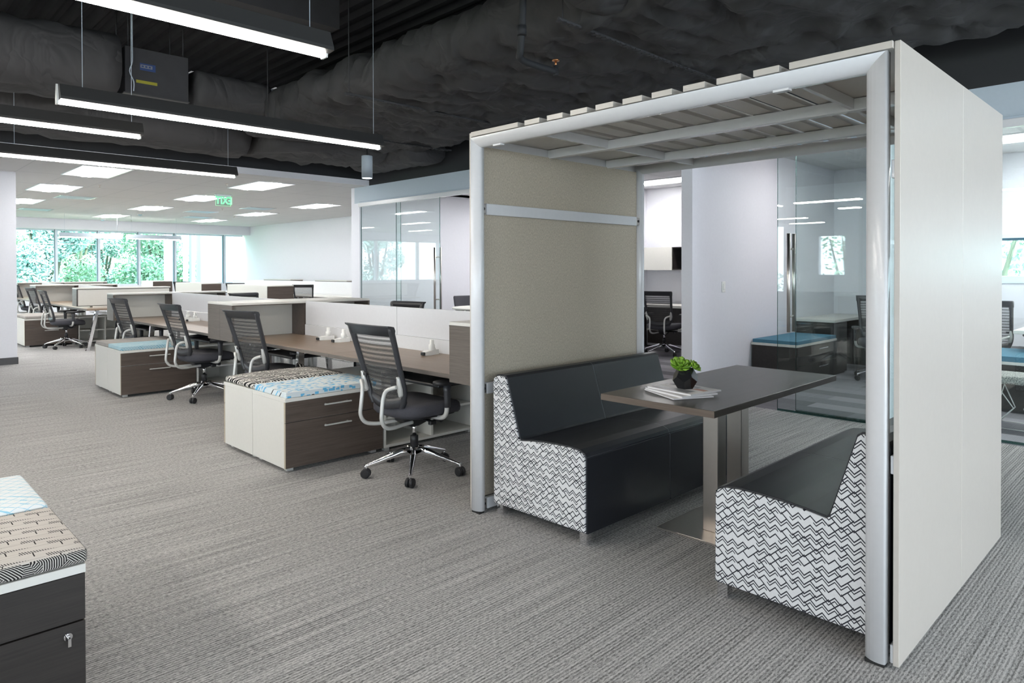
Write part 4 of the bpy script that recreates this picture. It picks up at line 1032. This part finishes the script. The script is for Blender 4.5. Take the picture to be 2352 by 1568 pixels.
for k, (x, y) in enumerate(((4.545, 11.28), (6.3, 15.9), (5.9, 21.3), (7.4, 17.9), (3.1, 12.9))):
    t = thing('fire_sprinkler', 'small sprinkler head on the white ceiling', 'sprinkler', (x, y, ZC), 0, 'sprinkler heads on the white ceiling')
    t['label'] = ['sprinkler head nearest the dark ceiling edge', 'sprinkler head in the middle right of the white ceiling', 'sprinkler head by the window soffit', 'sprinkler head above the far screens', 'sprinkler head between the left ceiling lights'][k]
    build('body', MB().lathe([(.03, -.001), (.028, -.006), (.010, -.010), (.010, -.035), (.020, -.038), (.020, -.042)], 12), 'brushed_steel', t)
# exit sign, seen from behind through its clear plate
t = thing('exit_sign', 'green illuminated exit sign read in mirror image on a clear plate', 'exit sign', (5.115, 12.86, 0))
build('canopy', B(-.15, .15, -.03, .03, ZC-.03, ZC-.001, .003), 'white_metal', t)
build('plate', B(-.138, .138, -.003, .003, 2.535, 2.7225), 'glass_window', t)
for a in ((-.138, .138, 2.535, 2.5375), ): build('plate_edge', B(a[0], a[1], -.004, .004, a[2], a[3]), 'exit_green', t)
for s in (-1, 1): build('plate_edge', B(s*.138-.0015, s*.138+.0015, -.004, .004, 2.535, 2.7225), 'exit_green', t)
cu = bpy.data.curves.new('exit_text', 'FONT'); cu.body = 'EXIT'; cu.size = .185; cu.extrude = .001; cu.offset = .006; cu.align_x = 'CENTER'; cu.align_y = 'CENTER'
to = bpy.data.objects.new('tmp', cu); C.objects.link(to); bpy.context.view_layer.update()
me = bpy.data.meshes.new_from_object(to.evaluated_get(bpy.context.evaluated_depsgraph_get())); bpy.data.objects.remove(to)
me.materials.clear(); me.materials.append(MT['exit_green'])
me.transform(Matrix.Rotation(PI, 4, 'Z') @ Matrix.Rotation(PI/2, 4, 'X'))
lo = bpy.data.objects.new('lettering', me); C.objects.link(lo); lo.parent = t; lo.location = (.015, .005, 2.628); lo.scale = (.82, 1, 1)
build('arrow', MB().poly([(.118, 2.628), (.132, 2.648), (.132, 2.608)], 'y', .004, .006), 'exit_green', t)
# cylinder downlight
t = thing('cylinder_downlight', 'grey blue cylinder downlight hanging under the dark ceiling', 'downlight', (4.86, 7.60, 0))
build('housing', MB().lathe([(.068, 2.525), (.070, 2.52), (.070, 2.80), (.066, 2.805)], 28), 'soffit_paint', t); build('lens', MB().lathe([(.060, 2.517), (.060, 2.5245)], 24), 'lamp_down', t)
build('stem', MB().tube([(0, 0, 2.804), (0, 0, ZD-.05)], .012, 8), 'black_plastic', t)

# ================================================================ DARK CEILING SERVICES
def wrinkle(pts_fn, nu, nv, amp, seed, f1=2.2, f2=6.):
    from mathutils import noise as NZ
    m = MB(); g_ = []
    for i in range(nu+1):
        row = []
        for j in range(nv+1):
            p, n_ = pts_fn(i/nu, j/nv); q = Vector((p.x*f1+seed, p.y*f1, p.z*f1))
            h = NZ.noise(q)*.6; w_ = NZ.noise(q*2.1+Vector((h*2, 3, 1)))
            cr = 1-abs(NZ.noise(Vector((p.x*f2*.35+h*2.5, p.y*f2+seed, p.z*f2+w_))))*2
            row.append(m.bm.verts.new(p+n_*amp*(h+.5*w_+.6*cr)))
        g_.append(row)
    for i in range(nu):
        for j in range(nv):
            f = m.bm.faces.new((g_[i][j], g_[i+1][j], g_[i+1][j+1], g_[i][j+1])); f.smooth = True
    return m
def duct(name, label, x0, x1, y0, y1, z0, z1, amp=.05, seed=0., res=10, rr=.14, grp='black wrapped air ducts'):
    # rounded-rectangle duct section running along its longer side, wrapped in crumpled blanket
    alongY = (y1-y0) > (x1-x0)
    a0, a1 = (x0, x1) if alongY else (y0, y1); L0, L1 = (y0, y1) if alongY else (x0, x1)
    ca, cz, ha, hz = (a0+a1)/2, (z0+z1)/2, (a1-a0)/2, (z1-z0)/2
    per = []
    rr = min(rr, ha*.95, hz*.95)
    for sx, sz, q0 in ((1, -1, -PI/2), (1, 1, 0), (-1, 1, PI/2), (-1, -1, PI)):
        for k in range(5):
            q = q0+PI/2*k/4; per.append((ca+sx*(ha-rr)+rr*math.cos(q), cz+sz*(hz-rr)+rr*math.sin(q), math.cos(q), math.sin(q)))
    per.append(per[0])
    # even spacing
    ds = [0]
    for i in range(1, len(per)): ds.append(ds[-1]+math.hypot(per[i][0]-per[i-1][0], per[i][1]-per[i-1][1]))
    T_ = ds[-1]
    def fn(u, v):
        s_ = v*T_
        for i in range(1, len(ds)):
            if s_ <= ds[i]+1e-9: break
        k = (s_-ds[i-1])/max(1e-9, ds[i]-ds[i-1]); A, Bq = per[i-1], per[i]
        a = A[0]+(Bq[0]-A[0])*k; z = A[1]+(Bq[1]-A[1])*k; n_ = Vector((A[2]+(Bq[2]-A[2])*k, 0, A[3]+(Bq[3]-A[3])*k)).normalized()
        l_ = L0+(L1-L0)*u
        return (Vector((a, l_, z)), n_) if alongY else (Vector((l_, a, z)), Vector((0, n_.x, n_.z)))
    m = wrinkle(fn, max(6, int((L1-L0)*res)), max(12, int(T_*res)), amp, seed)
    bmesh.ops.remove_doubles(m.bm, verts=m.bm.verts, dist=.002)
    bmesh.ops.holes_fill(m.bm, edges=[e for e in m.bm.edges if e.is_boundary], sides=0)
    t = thing(name, label, 'air duct', ((x0+x1)/2, (y0+y1)/2, z0), 0, grp)
    m.xf(Matrix.Translation((-(x0+x1)/2, -(y0+y1)/2, -z0)))
    build('wrapped_duct', m, 'duct_black', t, recalc=True)
    return t
big = duct('wrapped_air_duct', 'very wide black wrapped duct running over the meeting booth', 3.50, 5.95, -1.0, 8.2, 3.04, 3.38, .085, 3., 16, .16)
def strap(par, x0, x1, y, z, ox, oy, oz):
    m = MB(); m.tube([(x0-ox, y-oy, z-oz), ((x0+x1)/2-ox, y-oy, z-oz-.01), (x1-ox, y-oy, z-oz)], .012, 6); 
    for k in range(int((x1-x0)/.06)): m.box(x0-ox+k*.06, x0-ox+k*.06+.03, y-oy-.02, y-oy+.02, z-oz-.02, z-oz-.012)
    build('hanger_strap', m, 'ceiling_black', par)
for y in (2.0, 4.65, 6.35): strap(big, 3.38, 6.05, y, 2.98, 4.725, 2.6, 3.03)
for x, y in ((3.42, 4.65), (3.42, 6.35), (3.42, 2.0)): build('threaded_rod', MB().tube([(x-4.725, y-2.6, -.07), (x-4.725, y-2.6, ZD-3.08)], .006, 6), 'ceiling_black', big)
duct('round_air_duct', 'round black duct hanging below the wide one at the top centre', 1.9, 3.65, 2.45, 3.02, 3.03, 3.55, .03, 9., 12, .28)
duct('wrapped_air_duct', 'black wrapped duct beside the labelled box at the upper left', -3.0, 1.95, 7.3, 8.2, 3.06, 3.62, .06, 14., 8, .2)
duct('wrapped_air_duct', 'black wrapped duct right of the labelled box', 2.72, 3.52, 7.45, 7.95, 3.10, 3.45, .03, 19., 12, .12)
duct('wrapped_air_duct', 'low black duct just before the white ceiling edge', -3.0, 3.9, 8.85, 9.6, 2.90, 3.35, .05, 23., 8, .2)
duct('wrapped_air_duct', 'black wrapped duct bending towards the downlight', 4.0, 5.6, 8.25, 9.5, 2.93, 3.3, .06, 29., 10, .15)
duct('round_air_duct', 'round black duct end beside the cylinder downlight', 5.62, 6.30, 7.8, 9.3, 2.88, 3.25, .03, 33., 10, .17)
t = thing('air_control_box', 'black air control box with blue and yellow labels above the pendant', 'air control box', (2.33, 7.70, 3.10))
build('box', B(-.30, .30, -.20, .28, 0, .46, .004), 'ceiling_black', t); build('bottom_flange', B(-.32, .30, -.23, .28, -.012, -.001), 'soffit_dark', t) if 'soffit_dark' in MT else build('bottom_flange', B(-.32, .30, -.23, .28, -.012, -.001), 'pendant_grey', t)
build('label', B(-.165, -.02, -.2025, -.2005, .245, .315), 'sticker_blue', t); build('label', B(-.16, -.05, -.2035, -.2026, .268, .300), 'sticker_white', t); build('label', B(-.20, -.005, -.2025, -.2005, .112, .142), 'sticker_yellow', t)
for k in range(3): build('label_print', B(-.15+.033*k, -.13+.033*k, -.2042, -.2036, .276, .292), 'sticker_blue', t)
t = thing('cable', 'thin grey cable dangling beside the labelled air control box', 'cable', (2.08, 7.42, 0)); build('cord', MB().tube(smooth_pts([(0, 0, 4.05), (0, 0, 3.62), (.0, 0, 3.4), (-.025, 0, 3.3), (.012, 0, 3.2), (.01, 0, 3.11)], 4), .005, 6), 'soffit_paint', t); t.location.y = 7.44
box_ = [o for o in bpy.data.objects if o.name == 'air_control_box'][0]
for sx in (-.26, .26):
    for sy in (-.16, .24): build('threaded_rod', MB().tube([(sx, sy, .46), (sx, sy, ZD-3.16)], .006, 6), 'ceiling_black', box_)
# sprinkler pipe with brass valve
t = thing('sprinkler_pipe', 'black pipe with a small brass valve under the wide duct', 'pipe', (3.6, 3.35, 0))
build('pipe', MB().tube(smooth_pts([(-.42, -.22, 3.98), (-.42, -.22, 3.06), (-.40, -.18, 2.80), (-.36, -.14, 2.74), (-.2, -.13, 2.73), (.0, -.13, 2.73)], 5), .024, 12), 'wall_black', t)
build('elbow', MB().tube([(-.43, -.22, 2.86), (-.43, -.22, 2.92)], .032, 12), 'wall_black', t); build('fitting', MB().tube([(0, -.13, 2.70), (0, -.13, 2.77)], .020, 10), 'wall_black', t)
build('valve', MB().tube([(.0, -.13, 2.77), (0, -.13, 2.80)], .008, 8).lathe([(.006, 2.80), (.026, 2.803), (.026, 2.812), (.006, 2.816)], 14, 0, -.13), 'brass', t)
# beam and conduits under the deck
t = thing('ceiling_beam', 'dark beam crossing the deck above the pendants', 'beam', (0, 5.9, 3.62)); build('beam', B(-9.9, 3.4, -.12, .12, 0, .40), 'ceiling_black', t)
t = thing('ceiling_beam', 'dark beam crossing the deck nearest the camera', 'beam', (0, 3.9, 3.75)); build('beam', B(-9.9, 3.4, -.12, .12, 0, .28), 'ceiling_black', t)
for y, z in ((4.3, 3.55), (7.0, 3.75)):
    t = thing('conduit', 'thin dark conduit running under the deck, %s' % ('nearer one' if y < 5 else 'farther one'), 'conduit', (0, y, z)); build('conduit', MB().tube([(-6, 0, 0), (3.4, 0, 0)], .014, 8), 'pendant_grey', t)

# ================================================================ OUTSIDE
struct('ground', B(-60, 60, YWIN+.3, 80, -3.2, -3.1), 'grass'); struct('ground_side', B(XF+.35, 60, -30, YWIN+.3, -3.2, -3.1), 'grass'); struct('ground_left', B(-60, -10.4, -30, YWIN+.3, -3.2, -3.1), 'grass')
def tree(label, x, y, r, h, n, mat, seed):
    random.seed(seed); t = thing('tree', label, 'tree', (x, y, -3.1), 0, 'trees beyond the windows'); m = MB()
    blobs = [(random.uniform(-.6, .6)*r, random.uniform(-.6, .6)*r, h*random.uniform(.25, .95), r*random.uniform(.35, .6)) for _ in range(14)]
    for i in range(n):
        bx, by, bz, br = random.choice(blobs); a, e = random.uniform(0, 2*PI), math.acos(random.uniform(-1, 1)); q = br*(random.random()**.35)
        p = Vector((bx+q*math.sin(e)*math.cos(a), by+q*math.sin(e)*math.sin(a), bz+q*math.cos(e)))
        s_ = random.uniform(.035, .10); u = Vector((random.uniform(-1, 1), random.uniform(-1, 1), random.uniform(-1, 1))).normalized(); w_ = u.orthogonal().normalized()
        m.quad(p-u*s_, p+w_*s_*.6, p+u*s_, p-w_*s_*.6)
    build('crown', m, mat, t, recalc=False)
    m = MB().tube([(0, 0, 0), (.1, 0, h*.3), (0, .1, h*.6)], [.22, .16, .08], 10)
    for k in range(4): a = k*1.7; m.tube([(0, 0, h*.3), (r*.4*math.cos(a), r*.4*math.sin(a), h*.7)], [.09, .03], 6)
    build('trunk', m, 'bark', t)
TREES = [(1.4, 29.5), (5.4, 29.5), (9.7, 31.0), (3.4, 33.8), (7.4, 35.0), (11.6, 35.5), (-2.6, 29.5), (-6.6, 29.5), (-.6, 33.6), (-4.6, 33.6), (5.2, 39.0), (9.8, 40.5)]
TL = ['leftmost visible window', 'middle windows, nearest', 'fourth window beside the white pillars', 'second window, farther back', 'third window, farther back', 'right window behind the pillars', 'windows left of the white column', 'farthest left windows', 'leftmost visible window, farther back', 'windows left of the column, farther back', 'middle windows, farthest back', 'pillars, farthest back']
for i, (x, y) in enumerate(TREES):
    tree('leafy tree outside the '+TL[i], x, y, 1.7, 9.2, 24000 if x > 0 else 6000, 'leaf_a' if i % 2 == 0 else 'leaf_b', i+3)
tree('leafy tree outside the small office window at the right edge', 15.5, 3.2, 1.9, 7.5, 4200, 'leaf_a', 40)
tree('leafy tree outside the left side windows, farther one', -14.5, 14.0, 2., 8, 2600, 'leaf_b', 45)
tree('leafy tree outside the left side windows, farthest one', -14.5, 18.6, 2., 8, 2600, 'leaf_a', 46)
tree('leafy tree outside the left side window reflected in the glass door', -14.5, 9.5, 2., 8, 3000, 'leaf_a', 44)
tree('leafy tree outside the small office window, second', 15.5, -1.2, 1.9, 7.5, 3000, 'leaf_b', 41)
for k, (a, b) in enumerate(((8.60, 8.88), (9.27, 9.36), (9.5, 9.62))):
    t = thing('pillar', 'white exterior pillar beyond the windows, %s' % ['left wide one', 'thin middle one', 'right thin one'][k], 'pillar', ((a+b)/2, 27, -3.1), 0, 'exterior pillars'); build('shaft', B(-(b-a)/2, (b-a)/2, -.15, .15, 0, 9), 'facade_white', t)
m = B(9.85, 11.3, 27, 27.4, -3.1, 6); m.box(9.85, 10.1, 24, 27, -3.1, 6)
struct('wall_exterior_wing', m, 'facade_white')
# daylight openings guide the sky light
for nm_, loc, rot_, sx, sy in (('sky_portal', (-2.2, YWIN+.25, 1.7), (PI/2, 0, 0), 23.6, 1.6), ('sky_portal', (-2, -6.25, 1.85), (-PI/2, 0, 0), 16, 2.9), ('sky_portal', (-10.25, 3.2, 1.65), 0, 18.5, 2.5)):
    L = bpy.data.lights.new(nm_, 'AREA'); L.shape = 'RECTANGLE'; L.size = sx; L.size_y = sy; L.cycles.is_portal = True
    o = bpy.data.objects.new(nm_, L); C.objects.link(o); o.location = loc
    o.rotation_euler = (-PI/2, 0, 0) if loc[1] > 20 else ((PI/2, 0, 0) if loc[1] < 0 else (PI/2, 0, -PI/2))
